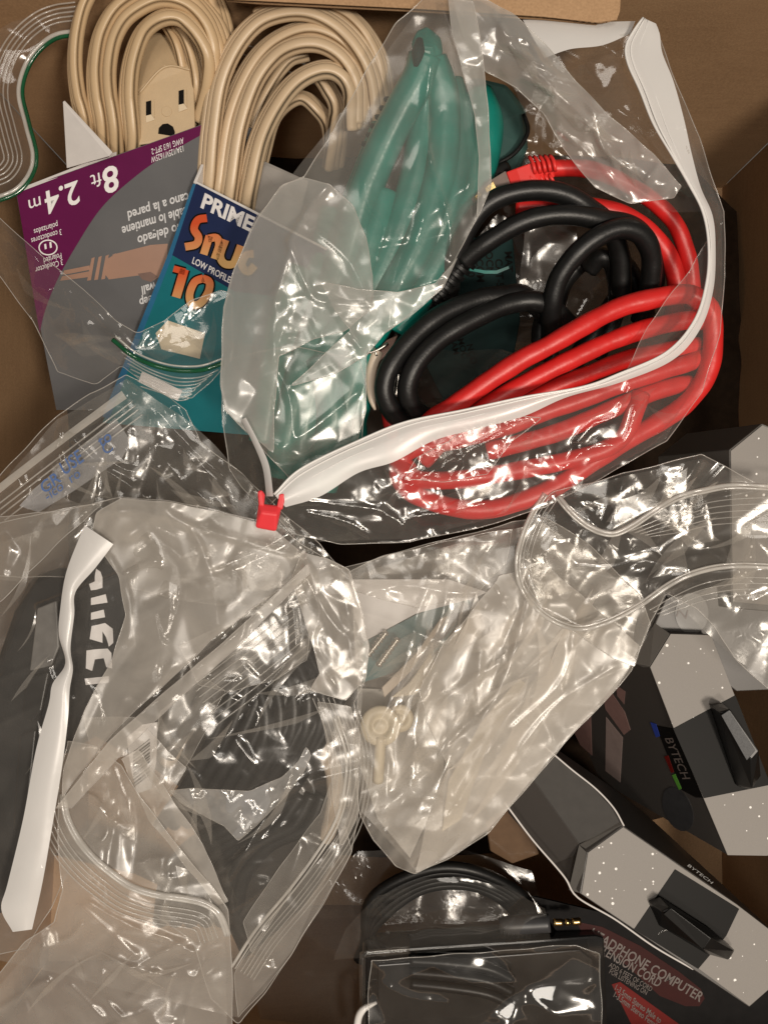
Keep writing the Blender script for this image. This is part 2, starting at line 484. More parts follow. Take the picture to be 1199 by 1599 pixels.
def pleats(parent, samp, region, mat, n, length, width, ang, spread, seed, lift=2.0, name='fold'):
    """folded-over slivers of film lying on a sheet: long tapering facets"""
    rng = np.random.default_rng(seed)
    reg = np.array(region, float); x0, y0 = reg.min(0); x1, y1 = reg.max(0)
    V, F, made, tries = [], [], 0, 0
    while made < n and tries < n * 40:
        tries += 1
        c = np.array([rng.uniform(x0, x1), rng.uniform(y0, y1)])
        a = ang + rng.normal() * spread; Ln = rng.uniform(*length); wd = rng.uniform(*width)
        d = np.array([math.cos(a), math.sin(a)]); e = np.array([-d[1], d[0]])
        bend = rng.uniform(-.12, .12) * Ln
        ends = np.array([c - d * Ln / 2, c + d * Ln / 2, c + e * wd])
        if not inside([tuple(p) for p in reg], ends[:, 0], ends[:, 1]).all(): continue
        made += 1
        k0 = len(V); nu = max(6, int(Ln / 6)); nv = 4
        pk = rng.uniform(.25, .75)
        for i in range(nu + 1):
            u = i / nu; w = wd * (u / pk if u < pk else (1 - u) / (1 - pk)) + 0.4
            base = c + d * (u - .5) * Ln + e * bend * (1 - (2 * u - 1) ** 2)
            for j in range(nv + 1):
                v = j / nv; p = base + e * w * v
                h = float(samp(np.array([p[0]]), np.array([p[1]]))[0]) + lift + 3.0 * (1 - v) * math.sin(math.pi * u)
                V.append(W(p[0], p[1], h))
        for i in range(nu):
            for j in range(nv):
                q = k0 + i * (nv + 1) + j
                F.append((q, q + 1, q + nv + 2, q + nv + 1))
    return mesh(name, V, F, mat, parent, kind='stuff')

# ================================================================== palette
random.seed(4)
M = {}
def cardboard(name, dark=1.0):
    m, nt, out = newmat(name); L = nt.links
    tc = nd(nt, 'ShaderNodeTexCoord'); mp = nd(nt, 'ShaderNodeMapping'); mp.inputs['Scale'].default_value = (30, 30, 190)
    L.new(tc.outputs['Object'], mp.inputs[0])
    n = nd(nt, 'ShaderNodeTexNoise'); n.inputs['Scale'].default_value = 1.6; n.inputs['Detail'].default_value = 5
    L.new(mp.outputs[0], n.inputs['Vector'])
    n2 = nd(nt, 'ShaderNodeTexNoise'); n2.inputs['Scale'].default_value = 900; n2.inputs['Detail'].default_value = 3
    L.new(tc.outputs['Object'], n2.inputs['Vector'])
    n3 = nd(nt, 'ShaderNodeTexNoise'); n3.inputs['Scale'].default_value = 12; n3.inputs['Detail'].default_value = 4
    L.new(tc.outputs['Object'], n3.inputs['Vector'])
    s = math_(nt, 'ADD', math_(nt, 'MULTIPLY', n.outputs[0], 0.16), math_(nt, 'ADD', math_(nt, 'MULTIPLY', n2.outputs[0], 0.44), math_(nt, 'MULTIPLY', n3.outputs[0], 0.40)))
    r = nd(nt, 'ShaderNodeValToRGB')
    r.color_ramp.elements[0].position = 0.3; r.color_ramp.elements[0].color = c4([c * dark for c in (0.30, 0.18, 0.095)])
    r.color_ramp.elements[1].position = 0.7; r.color_ramp.elements[1].color = c4([c * dark for c in (0.50, 0.315, 0.175)])
    L.new(s, r.inputs[0])
    p = nd(nt, 'ShaderNodeBsdfPrincipled'); p.inputs['Roughness'].default_value = 0.75; p.inputs['Specular IOR Level'].default_value = 0.3
    L.new(r.outputs[0], p.inputs['Base Color'])
    b = nd(nt, 'ShaderNodeBump'); b.inputs['Strength'].default_value = 0.35; b.inputs['Distance'].default_value = 0.0005
    L.new(s, b.inputs['Height']); L.new(b.outputs[0], p.inputs['Normal'])
    L.new(p.outputs[0], out.inputs[0])
    return m
M['board'] = cardboard('cardboard')
M['board_edge'] = cardboard('cardboard_edge', 0.8)
M['beige'] = solid('beige_vinyl', (0.58, 0.42, 0.25), 0.36, var=0.06, vscale=60, bump=0.06, bscale=700)
M['beige2'] = solid('pale_beige_vinyl', (0.60, 0.455, 0.30), 0.36, var=0.06, vscale=60, bump=0.06, bscale=700)
M['outlet'] = solid('beige_moulded_plastic', (0.54, 0.405, 0.25), 0.42, var=0.05, bump=0.12, bscale=1500)
M['outlet_lit'] = solid('lit_slot_ramp', (0.66, 0.54, 0.38), 0.38, var=0.03)  # paler copy of the outlet plastic, light on the slot ramps in its colour
M['hole'] = solid('slot_dark', (0.006, 0.005, 0.004), 0.7, spec=0.1)
M['white_board'] = solid('white_card', (0.66, 0.63, 0.61), 0.55, var=0.05)
M['grey_board'] = solid('grey_card_inside', (0.30, 0.28, 0.26), 0.8, var=0.08)
M['purple'] = solid('purple_print', (0.105, 0.004, 0.055), 0.6, spec=0.1, var=0.05)
M['greyprint'] = solid('grey_print', (0.115, 0.115, 0.118), 0.5, spec=0.25, var=0.10, vscale=22, col2=(0.06, 0.06, 0.065))
M['brownprint'] = solid('brown_photo_print', (0.29, 0.155, 0.10), 0.45, var=0.12, vscale=70)
M['brownprint2'] = solid('dark_brown_photo_print', (0.13, 0.065, 0.045), 0.45, var=0.12)
M['whiteprint'] = solid('white_print', (0.74, 0.72, 0.72), 0.5, var=0.02)
M['greyletter'] = solid('pale_grey_print', (0.55, 0.55, 0.56), 0.5, var=0.02)
M['navy'] = solid('navy_print', (0.010, 0.020, 0.075), 0.36, var=0.12, vscale=60)
M['tealprint'] = solid('teal_print', (0.006, 0.15, 0.18), 0.36, var=0.10, vscale=60)
M['bluetrim'] = solid('blue_print', (0.02, 0.13, 0.26), 0.4, var=0.08)
M['black'] = solid('black_rubber', (0.008, 0.008, 0.008), 0.40, spec=0.4, var=0.3, vscale=300, bump=0.15, bscale=900)
M['blackgloss'] = solid('black_plastic', (0.007, 0.007, 0.007), 0.28, var=0.1)
M['darkgrey'] = solid('charcoal_plastic', (0.045, 0.045, 0.048), 0.4, var=0.2)
M['midgrey'] = solid('grey_plastic', (0.16, 0.155, 0.15), 0.4, var=0.2)
M['red'] = solid('red_vinyl', (0.66, 0.020, 0.018), 0.40, var=0.14, vscale=90, bump=0.45, bscale=180)
M['redboot'] = solid('red_boot_plastic', (0.78, 0.035, 0.03), 0.42, var=0.05)
M['teal'] = solid('teal_vinyl', (0.004, 0.20, 0.16), 0.32, var=0.3, vscale=60, bump=0.5, bscale=120)
M['tealdark'] = solid('dark_teal_foil', (0.002, 0.022, 0.021), 0.6, spec=0.15, var=0.35, vscale=40)
M['cream'] = solid('cream_plastic', (0.66, 0.58, 0.44), 0.4, var=0.08)
M['ivory'] = solid('ivory_plastic', (0.62, 0.52, 0.42), 0.4, var=0.08)
M['whiteplast'] = solid('white_plastic', (0.80, 0.78, 0.76), 0.3, var=0.02, coat=0.4)
M['steel'] = solid('bright_metal', (0.6, 0.57, 0.52), 0.25, metal=1.0)
M['gold'] = solid('gold_metal', (0.85, 0.62, 0.28), 0.22, metal=1.0)
M['sliderred'] = solid('red_slider_plastic', (0.80, 0.045, 0.055), 0.35, var=0.03)
M['blueink'] = solid('blue_ink', (0.06, 0.12, 0.30), 0.5)
M['inkgrey'] = solid('grey_ink', (0.18, 0.17, 0.17), 0.5)

def silver(name, base):
    """silver card with scattered bright flecks"""
    m, nt, out = newmat(name); L = nt.links
    tc = nd(nt, 'ShaderNodeTexCoord')
    vo = nd(nt, 'ShaderNodeTexVoronoi'); vo.inputs['Scale'].default_value = 430
    L.new(tc.outputs['Object'], vo.inputs['Vector'])
    rnd = nd(nt, 'ShaderNodeSeparateColor'); L.new(vo.outputs['Color'], rnd.inputs[0])
    size = math_(nt, 'MULTIPLY', math_(nt, 'POWER', rnd.outputs[0], 6.0), 0.36)
    dot = math_(nt, 'LESS_THAN', vo.outputs['Distance'], size)
    pick = math_(nt, 'GREATER_THAN', rnd.outputs[1], 0.4)
    dot = math_(nt, 'MULTIPLY', dot, pick)
    n = nd(nt, 'ShaderNodeTexNoise'); n.inputs['Scale'].default_value = 1800
    L.new(tc.outputs['Object'], n.inputs['Vector'])
    mx = nd(nt, 'ShaderNodeMix', data_type='RGBA'); mx.inputs[6].default_value = c4([b * 0.92 for b in base]); mx.inputs[7].default_value = c4([b * 1.08 for b in base])
    L.new(n.outputs[0], mx.inputs[0])
    m2 = nd(nt, 'ShaderNodeMix', data_type='RGBA'); m2.inputs[7].default_value = (0.95, 0.93, 0.9, 1)
    L.new(dot, m2.inputs[0]); L.new(mx.outputs[2], m2.inputs[6])
    p = nd(nt, 'ShaderNodeBsdfPrincipled'); L.new(m2.outputs[2], p.inputs['Base Color'])
    p.inputs['Roughness'].default_value = 0.55; p.inputs['Metallic'].default_value = 0.0; p.inputs['Specular IOR Level'].default_value = 0.25
    L.new(p.outputs[0], out.inputs[0])
    return m
M['silver'] = silver('silver_flecked_card', (0.26, 0.242, 0.225))
M['greybox'] = solid('satin_grey_card', (0.060, 0.054, 0.050), 0.42, var=0.06, vscale=900)
M['greybox2'] = solid('warm_grey_card', (0.095, 0.088, 0.080), 0.42, var=0.06, vscale=900)
M['blackband'] = solid('glossy_black_print', (0.007, 0.0065, 0.006), 0.5, spec=0.12, var=0.05)
M['pinkprint'] = solid('dusty_pink_print', (0.27, 0.16, 0.145), 0.5)
M['pinkprint2'] = solid('pale_pink_print', (0.34, 0.26, 0.24), 0.5)
M['redprint'] = solid('dark_red_print', (0.035, 0.004, 0.003), 0.5, spec=0.2, var=0.15)
M['redprint2'] = solid('red_print', (0.13, 0.008, 0.006), 0.5, spec=0.2)
M['letter'] = solid('grey_white_print', (0.15, 0.125, 0.115), 0.45)
M['blueprint'] = solid('blue_print_flash', (0.03, 0.06, 0.35), 0.4)
M['greenprint'] = solid('green_print_flash', (0.10, 0.32, 0.04), 0.4)

# films
FC = (0.84, 0.785, 0.715)
M['film'] = film('clear_zip_bag_film', 0.045, col=FC, rough=0.11, bump=0.35, f0=0.06)
M['film_low'] = film('lightly_hazed_film', 0.075, col=FC, rough=0.15, bump=0.15, f0=0.07)
M['film_mid'] = film('milky_zip_bag_film', 0.14, col=FC, rough=0.22, bump=0.14, f0=0.055)
M['film_soft'] = film('soft_cloudy_film', 0.24, col=FC, rough=0.26, bump=0.12, f0=0.05)
M['film_milk'] = film('cloudy_bag_film', 0.42, col=FC, rough=0.30, bump=0.12, f0=0.05)
M['frost'] = film('frosted_poly_film', 0.15, col=FC, rough=0.21, bump=0.15, bscale=160, patch=0.35, f0=0.055)
M['bead'] = beadmat('film_edge', (0.88, 0.84, 0.79), 0.34)
M['zip'] = beadmat('zip_ridge_film', (0.90, 0.87, 0.82), 0.55, 0.10)
M['rib'] = beadmat('zip_rib_film', (0.88, 0.85, 0.80), 0.26, 0.06)
M['zipwhite'] = film('white_zip_band', 0.86, col=(0.78, 0.765, 0.75), rough=0.28, f0=0.04, bump=0.15, bscale=120, patch=0.06, trans=0.15)
M['zipgreen'] = beadmat('green_zip_line', (0.01, 0.13, 0.05), 0.9, 0.08)
M['crystal'] = film('hard_clear_plastic', 0.03, rough=0.07, bump=0.06, bscale=60, f0=0.06)

# ================================================================== the cardboard carton
box = thing('cardboard_box', 'open brown corrugated cardboard carton holding all the bags and packages', 'cardboard box', (600, 800, -700))
XL, XR, YT, YB, FL, RIM = -720, 824, 790, -960, -700, 114
def wq(x, y, h): return (x / U, y / U, h / U)
def slab(name, x0, x1, y0, y1, z0, z1, mat, parent, lab=None):
    v = [wq(x, y, z) for z in (z0, z1) for y in (y0, y1) for x in (x0, x1)]
    f = [(0, 2, 3, 1), (4, 5, 7, 6), (0, 1, 5, 4), (2, 6, 7, 3), (0, 4, 6, 2), (1, 3, 7, 5)]
    o = mesh(name, v, f, mat, parent, smooth=False, label=lab)
    if lab: pass
    return o
def wall(name, a, b, inward, lab=None):
    """a wall panel as a slightly bowed sheet with thickness"""
    a = np.array(a, float); b = np.array(b, float); inn = np.array(inward, float)
    nu, nv = 40, 24
    V, F = [], []
    for side in (0, 1):
        for j in range(nv + 1):
            for i in range(nu + 1):
                u, v = i / nu, j / nv
                p = a + (b - a) * u
                bow = 5 * math.sin(u * 5.1 + v) * math.sin(v * 3.0) + 3 * math.sin(u * 23)* (1 - v) * 0.3
                q = p + inn * (bow - side * 14)
                V.append(wq(q[0], q[1], FL + (RIM - FL) * v))
    m = (nu + 1)
    for j in range(nv):
        for i in range(nu):
            F.append((j * m + i, j * m + i + 1, (j + 1) * m + i + 1, (j + 1) * m + i))
    off = m * (nv + 1)
    F += [tuple(off + k for k in f[::-1]) for f in F]
    for i in range(nu): F.append((nv * m + i, nv * m + i + 1, off + nv * m + i + 1, off + nv * m + i))
    return mesh(name, V, F, M['board'], box, label=lab)
wall('wall_panel', (XL, YT), (XR, YT), (0, -1), 'back wall panel of the carton')
wall('wall_panel', (XR, YT), (XR, YB), (-1, 0), 'right wall panel of the carton, in shade')
wall('wall_panel', (XR, YB), (XL, YB), (0, 1), 'front wall panel of the carton')
wall('wall_panel', (XL, YB), (XL, YT), (1, 0), 'left wall panel of the carton')
slab('bottom_panel', XL - 12, XR + 12, YB - 12, YT + 12, FL - 14, FL - 1, M['board'], box)
panel('inner_flap', Plane((0, 1450, -470), (430, 1500, -480), (0, 1640, -440)), [(-140, 1340), (60, 1330), (210, 1365), (330, 1420), (405, 1500), (440, 1700), (-140, 1700)], M['board'], box, thick=8, bev=1)
# folded-in top flap with its corrugated edge
fp = Plane((100, 0, 116), (960, 20, 112), (500, -80, 124))
fl = panel('flap', fp, [(352, -70), (972, -60), (968, 16), (963, 30), (932, 34), (850, 25), (640, 12), (400, 0), (352, -2)], M['board'], box, thick=2.0, bev=0.6)
wave = []
top = [(963, 31), (932, 36), (850, 27), (640, 14), (400, 2), (354, 0)]
tp = spline([(a, b_, 108) for a, b_ in top], 2.2)
V = []; F = []
for i, p in enumerate(tp):
    dy = 1.5 if i % 6 < 3 else -1.2
    for hh in (112 - 5 + dy * 1.6, 112 - 7.5 + dy * 1.6):
        V.append(W(p[0], p[1] - 0.5, hh)); V.append(W(p[0], p[1] - 14, hh))
for i in range(len(tp) - 1):
    a = i * 4; b_ = a + 4
    F += [(a, b_, b_ + 1, a + 1), (a + 2, a + 3, b_ + 3, b_ + 2), (a, a + 2, b_ + 2, b_)]
mesh('corrugation', V, F, M['board_edge'], fl, kind='stuff')
fp2 = Plane((100, 0, 102), (960, 20, 98), (500, -80, 110))
panel('liner', fp2, [(354, -70), (972, -60), (966, 22), (930, 38), (850, 30), (640, 17), (400, 5), (354, 1)], M['board_edge'], fl, thick=1.5)

# ================================================================== left beige cord and its purple sleeve
cordA = thing('extension_cord', 'coiled beige flat cord with an outlet block, in the purple sleeve', 'extension cord', (200, 230, -60), 'beige extension cords')
P3 = flat3(1.1, 1.15)
loopsA = [
 ([(152, 320, -110), (141, 250, -50), (133, 195, -10), (122, 150, 10), (117, 100, 30), (121, 50, 45), (134, 5, 55), (160, -30, 60), (230, -60, 60), (320, -20, 40), (352, 60, 20), (350, 140, -20)], 9, 1.0),
 ([(170, 320, -110), (164, 258, -50), (158, 200, -5), (150, 150, 18), (149, 100, 40), (160, 48, 58), (187, 8, 66), (235, -16, 70), (290, -8, 60), (330, 30, 50), (347, 75, 35), (348, 120, 10)], 9.5, 0.9),
 ([(190, 320, -110), (184, 258, -46), (178, 205, 0), (170, 150, 22), (170, 100, 45), (181, 55, 62), (205, 22, 72), (250, 0, 74), (295, 8, 66), (328, 40, 54), (342, 85, 38), (338, 140, 6)], 9.5, 0.95),
 ([(212, 310, -100), (208, 258, -46), (205, 215, 0), (200, 150, 28), (206, 95, 50), (224, 50, 66), (254, 27, 76), (285, 28, 70), (313, 52, 60), (333, 90, 44), (334, 135, 20), (321, 190, -15)], 9.5, 0.8),
 ([(275, 40, 30), (292, 60, 26), (305, 95, 15), (312, 140, 0), (308, 200, -40)], 7, 1.1),
 ([(262, 38, 24), (280, 70, 20), (290, 110, 5), (296, 160, -20), (292, 210, -50)], 7, 1.1),
]
sweep([l[0] for l in loopsA], M['beige'], 'cord', cordA, prof=P3, r=[l[1] for l in loopsA], roll=[l[2] for l in loopsA], step=5)
# the outlet block
hull('outlet_block', [(212, 228, 8), (212, 143, 18), (257, 101, 22), (303, 106, 18), (306, 215, 6),
                      (222, 60, 10), (240, 48, 6), (268, 50, 4), (297, 84, 0),
                      (215, 215, -50), (300, 205, -50), (225, 70, -40), (290, 90, -45)], M['outlet'], cordA, bev=5)
blk = cordA.children[-1]
opl = Plane((212, 228, 8.5), (212, 143, 18.5), (306, 215, 6.5))
for cx, cy_ in ((232, 168), (283, 151)):
    s = panel('slot', opl, [(cx - 4, cy_ - 10), (cx + 4, cy_ - 12), (cx + 4, cy_ + 10), (cx - 4, cy_ + 12)], M['hole'], blk, thick=1, lift=1.0)  # flat dark panels; the shade inside the slots is put into the colour
    panel('ramp', opl, [(cx - 4.2, cy_ + 12), (cx + 4, cy_ + 10), (cx + 10, cy_ + 18), (cx - 4, cy_ + 23)], M['outlet_lit'], blk, thick=1, lift=1.2)
    panel('ramp', opl, [(cx + 4.2, cy_ - 12), (cx + 8.5, cy_ - 13), (cx + 9, cy_ + 16), (cx + 4.3, cy_ + 9.5)], M['outlet'], blk, thick=1, lift=1.4)
panel('slot', opl, [(247, 208), (248, 199), (254, 193), (262, 192), (270, 197), (273, 205), (272, 212)], M['hole'], blk, thick=1, lift=1.0)

rg_ = [(260 + 8 * math.cos(a), 173 + 8 * math.sin(a)) for a in np.linspace(0, 2 * math.pi, 25)[:-1]]
panel('mould_mark', opl, rg_, M['outlet'], blk, thick=1.5, lift=1.0, bev=0.4)
sweep([[(216, 146, 19.5), (257, 104, 23.5), (301, 109, 19.5)]], M['outlet'], 'moulded_edge', blk, r=1.6, seg=8)
slA = thing('cardboard_sleeve', 'purple and grey printed card sleeve of the left beige cord, its lettering upside down', 'package', (180, 420, -200), 'extension cord sleeves')
pa = Plane((25, 298, 2), (320, 192, 12), (60, 560, -110))
face = panel('front_panel', pa, [(25, 298), (320, 192), (400, 200), (380, 640), (88, 640), (55, 470)], M['greyprint'], slA, thick=2)
arc = spline([(321, 206, 0), (262, 240, 0), (215, 272, 0), (160, 322, 0), (118, 385, 0), (88, 440, 0), (70, 486, 0), (62, 520, 0)], 8)
poly = [(25.5, 298.5), (320, 192.7)] + [(p[0], p[1]) for p in arc] + [(57, 490)]
panel('purple_field', pa, poly, M['purple'], face, thick=0.5, lift=0.4)
dA = (-0.94, 0.338); uA = (0.13, 0.99)
text(face, '8', pa, (183, 256), dA, 56, M['whiteprint'], up=uA, bold=0.02, sx=0.95)
text(face, 'ft', pa, (157, 268), dA, 30, M['whiteprint'], up=uA, bold=0.0)
text(face, '2.4', pa, (122, 281), dA, 50, M['whiteprint'], up=uA, bold=0.015, sx=0.95)
text(face, 'm', pa, (64, 305), dA, 30, M['whiteprint'], up=uA)
text(face, '13A/125V/1625W', pa, (287, 226), dA, 13.5, M['whiteprint'], up=uA, sx=0.55)
text(face, 'AWG 16/3 SPT-2', pa, (286, 214), dA, 13.5, M['whiteprint'], up=uA, sx=0.55)
dB = (-0.955, 0.30)
text(face, 'cable lo mantiene', pa, (292, 322), dB, 21, M['greyletter'], up=uA, sx=0.72, bold=0.02)
text(face, 'eño delgado', pa, (291, 345), dB, 21, M['greyletter'], up=uA, sx=0.78, bold=0.02)
text(face, 'cano a la pared', pa, (294, 300), dB, 21, M['greyletter'], up=uA, sx=0.78, bold=0.02)
text(face, '3 conductores', pa, (96, 357), dB, 13, M['whiteprint'], up=uA, sx=0.66)
text(face, 'polarizados', pa, (90, 346), dB, 13, M['whiteprint'], up=uA, sx=0.66)
text(face, '3 Conductor', pa, (98, 404), dB, 13, M['whiteprint'], up=uA, sx=0.66)
text(face, 'Polarized', pa, (96, 394), dB, 13, M['whiteprint'], up=uA, sx=0.62)
text(face, 'keep', pa, (245, 458), dB, 19, M['greyletter'], up=uA, sx=0.8, bold=0.02)
text(face, 'wall', pa, (243, 440), dB, 19, M['greyletter'], up=uA, sx=0.8, bold=0.02)
# outlet emblem
ci = [(75 + 15 * math.cos(a), 386 + 12.5 * math.sin(a)) for a in np.linspace(0, 2 * math.pi, 25)]
co = [(75 + 13 * math.cos(a), 386 + 10.5 * math.sin(a)) for a in np.linspace(0, 2 * math.pi, 25)]
V = [pa.at(x, y, 0.8) for x, y in ci + co]
mesh('emblem', V, [(i, i + 1, 26 + i, 25 + i) for i in range(24)], M['whiteprint'], face, smooth=False)
panel('emblem', pa, [(69, 381), (72, 380), (73, 388), (70, 389)], M['whiteprint'], face, thick=0.3, lift=0.8)
panel('emblem', pa, [(77, 378), (80, 377), (81, 386), (78, 387)], M['whiteprint'], face, thick=0.3, lift=0.8)
# printed picture of a plug on the sleeve
panel('printed_plug', pa, [(166, 405), (180, 396), (235, 382), (262, 380), (260, 425), (240, 437), (228, 428), (170, 436), (162, 425)], M['brownprint'], face, thick=0.3, lift=0.7)
panel('printed_plug', pa, [(215, 427), (235, 424), (246, 431), (236, 440), (222, 436)], M['brownprint2'], face, thick=0.3, lift=0.9)
for k in range(4):
    x = 139 + k * 11
    panel('printed_rib', pa, [(x + 4, 403 - k * 2), (x + 9, 401 - k * 2), (x + 3, 437 - k), (x - 3, 438 - k)], M['brownprint'], face, thick=0.3, lift=0.8)
panel('printed_cord', pa, [(100, 422), (140, 414), (140, 421), (98, 429)], M['brownprint'], face, thick=0.3, lift=0.7)
panel('printed_cord', pa, [(97, 431), (140, 423), (140, 432), (94, 438)], M['brownprint'], face, thick=0.3, lift=0.7)
# left side panel standing up, and the folded top lip
hull('side_panel', [(98, 158, 44), (101, 156, 42), (176, 237, 36), (171, 243, 38), (104, 262, 4), (112, 259, 0), (170, 245, 8), (168, 243, 6)], M['white_board'], slA, bev=0.6)
hull('folded_lip', [(24, 296, 3), (60, 283, 3), (168, 240, 3), (182, 236, 3), (182, 242, 4), (26, 301, 4), (30, 300, -12), (180, 244, -12)], M['white_board'], slA, bev=0.6)

# ================================================================== right beige cord and its blue sleeve
cordB = thing('extension_cord', 'coiled pale beige flat extension cord with open loops, standing in the navy and teal sleeve', 'extension cord', (430, 280, -60), 'beige extension cords')
loopsB = [
 ([(319, 330, -50), (323, 280, -20), (329, 204, 10), (341, 131, 32), (367, 73, 50), (402, 34, 62), (446, 18, 68), (490, 20, 68), (533, 43, 60), (566, 80, 50), (586, 125, 30), (596, 190, 0)], 9.5, 0.7),
 ([(400, 22, 40), (446, 8, 50), (519, 12, 52), (563, 40, 46), (594, 92, 30), (604, 150, 5)], 8, 0.9),
 ([(334, 330, -54), (338, 285, -25), (353, 190, 2), (382, 117, 26), (417, 72, 42), (463, 47, 54), (504, 46, 56), (545, 69, 48), (572, 110, 34), (580, 170, 8)], 9, 0.8),
 ([(352, 335, -50), (356, 290, -18), (369, 204, 10), (394, 131, 34), (426, 88, 48), (463, 68, 58), (504, 68, 58), (540, 90, 50), (563, 130, 36), (566, 190, 8)], 10, 0.75),
 ([(380, 340, -46), (387, 290, -14), (404, 219, 14), (432, 163, 36), (465, 125, 50), (504, 108, 54), (534, 116, 48), (553, 145, 34), (556, 200, 6)], 10.5, 0.85),
 ([(372, 330, -60), (378, 260, -40), (392, 196, -20), (415, 142, -5), (448, 96, 6), (480, 84, 6)], 8, 0.9),
 ([(392, 330, -70), (410, 240, -50), (430, 180, -30), (468, 152, -20), (498, 172, -30), (516, 206, -60), (522, 260, -90)], 8, 0.9),
 ([(500, 118, 10), (514, 140, 4), (527, 168, -10), (526, 215, -50), (520, 260, -90)], 9, 1.0),
]
sweep([l[0] for l in loopsB], M['beige2'], 'cord', cordB, prof=P3, r=[l[1] for l in loopsB], roll=[l[2] for l in loopsB], step=5)

slB = thing('cardboard_sleeve', 'navy and teal card sleeve with orange lettering, on the right beige cord', 'package', (300, 420, -200), 'extension cord sleeves')
pb = Plane((306, 285, 4), (402, 334, 14), (200, 560, -100))
fb = panel('front_panel', pb, [(306, 284), (404, 335), (520, 395), (400, 680), (160, 660)], M['tealprint'], slB, thick=2)
panel('navy_field', pb, [(306.5, 285), (520, 396), (500, 470), (367, 455), (269, 398)], M['navy'], fb, thick=0.5, lift=0.4)
panel('side_strip', pb, [(301, 287), (306.6, 284.5), (268.8, 400), (170, 655), (160, 650), (262, 398)], M['bluetrim'], slB, thick=14, lift=0.2)
panel('top_edge', pb, [(304, 281), (404, 332), (520, 392), (520, 396), (404, 336), (305, 285)], M['white_board'], fb, thick=3, lift=0.7)
hull('side_panel', [(302, 284, 6), (306, 286, 6), (316, 262, 2), (318, 256, 0), (314, 256, 0), (304, 300, -20), (318, 300, -24)], M['white_board'], slB, bev=0.5)
dP = (0.90, 0.44); uP = (0.30, -0.95)
M['orange'] = M_or = None
def graded(name, a, b, vec=(0, 0, 1)):
    m, nt, out = newmat(name); L = nt.links
    tc = nd(nt, 'ShaderNodeTexCoord'); sp = nd(nt, 'ShaderNodeSeparateXYZ'); L.new(tc.outputs['Generated'], sp.inputs[0])
    r = nd(nt, 'ShaderNodeValToRGB'); r.color_ramp.elements[0].color = c4(a); r.color_ramp.elements[1].color = c4(b)
    r.color_ramp.elements[0].position = 0.05; r.color_ramp.elements[1].position = 0.55
    L.new(sp.outputs[1], r.inputs[0])
    p = nd(nt, 'ShaderNodeBsdfPrincipled'); L.new(r.outputs[0], p.inputs['Base Color']); p.inputs['Roughness'].default_value = 0.35
    L.new(p.outputs[0], out.inputs[0]); return m
M['orange'] = graded('orange_print', (0.80, 0.50, 0.20), (0.70, 0.115, 0.03))
text(fb, 'PRIME', pb, (312, 322), dP, 32, M['whiteprint'], up=uP, bold=0.035, sx=1.05)
def stroke(pts, w, mat, lift, name='lettering'):
    q = spline([(a, b, 0) for a, b in pts], 2.5)[:, :2]; t = np.gradient(q, axis=0); t /= np.linalg.norm(t, axis=1)[:, None] + 1e-9
    V = []
    for (x, y), (tx, ty) in zip(q, t): V += [pb.at(x - ty * w, y + tx * w, lift), pb.at(x + ty * w, y - tx * w, lift)]
    mesh(name, V, [(2 * i, 2 * i + 1, 2 * i + 3, 2 * i + 2) for i in range(len(q) - 1)], mat, fb, smooth=False)
def graded2(name, y0, y1):
    """orange ink shading to cream towards the foot of the letters"""
    m, nt, out = newmat(name); L = nt.links
    tc = nd(nt, 'ShaderNodeTexCoord'); sp = nd(nt, 'ShaderNodeSeparateXYZ'); L.new(tc.outputs['Object'], sp.inputs[0])
    mr = nd(nt, 'ShaderNodeMapRange'); oy = rootloc(slB)[1]
    a = pb.at(300, y0)[1] - oy; b_ = pb.at(300, y1)[1] - oy
    mr.inputs[1].default_value = b_; mr.inputs[2].default_value = a; L.new(sp.outputs[1], mr.inputs[0])
    mx = nd(nt, 'ShaderNodeMix', data_type='RGBA'); mx.inputs[6].default_value = c4((0.62, 0.38, 0.15)); mx.inputs[7].default_value = c4((0.58, 0.075, 0.02)); L.new(mr.outputs[0], mx.inputs[0])
    p = nd(nt, 'ShaderNodeBsdfPrincipled'); L.new(mx.outputs[2], p.inputs['Base Color']); p.inputs['Roughness'].default_value = 0.4
    L.new(p.outputs[0], out.inputs[0]); return m
OA = graded2('orange_ink', 350, 412); OB = graded2('orange_ink_figures', 425, 478)
for pts, w, mt in (([(323, 340), (309, 343), (303, 357), (310, 370), (306, 381), (289, 385)], 6, OA), ([(318, 397), (327, 368)], 6, OA), ([(325, 372), (338, 371), (342, 382), (335, 404)], 6, OA),
                   ([(352, 374), (344, 398), (350, 411), (363, 412), (369, 402), (376, 383)], 6, OA), ([(396, 396), (384, 398), (378, 414), (387, 424), (398, 414)], 6, OA),
                   ([(271, 419), (289, 424)], 5, OB), ([(288, 420), (275, 464)], 7, OB), ([(318, 434), (304, 440), (296, 460), (300, 475), (313, 473), (325, 456), (327, 440), (316, 434)], 6, OB)):
    stroke(pts, w + 2.6, M['hole'], 0.8, 'lettering_outline')
    stroke(pts, w, mt, 1.1)
text(fb, 'LOW PROFILE', pb, (299, 410), (0.88, 0.475), 14.5, M['whiteprint'], up=uP, sx=0.74, bold=0.015)
# printed patches low on the sleeve, seen through the bag film
panel('printed_patch', pb, [(243, 520), (262, 500), (320, 520), (312, 560), (252, 545)], M['cream'], fb, thick=0.3, lift=0.6)
panel('printed_patch', pb, [(222, 580), (285, 610), (277, 626), (216, 596)], M['whiteprint'], fb, thick=0.3, lift=0.6)
hull('back_panel', [(395, 250, -6), (402, 246, -8), (482, 282, -2), (470, 330, -2), (400, 400, -40), (392, 360, -40)], M['grey_board'], slB, bev=0.6)

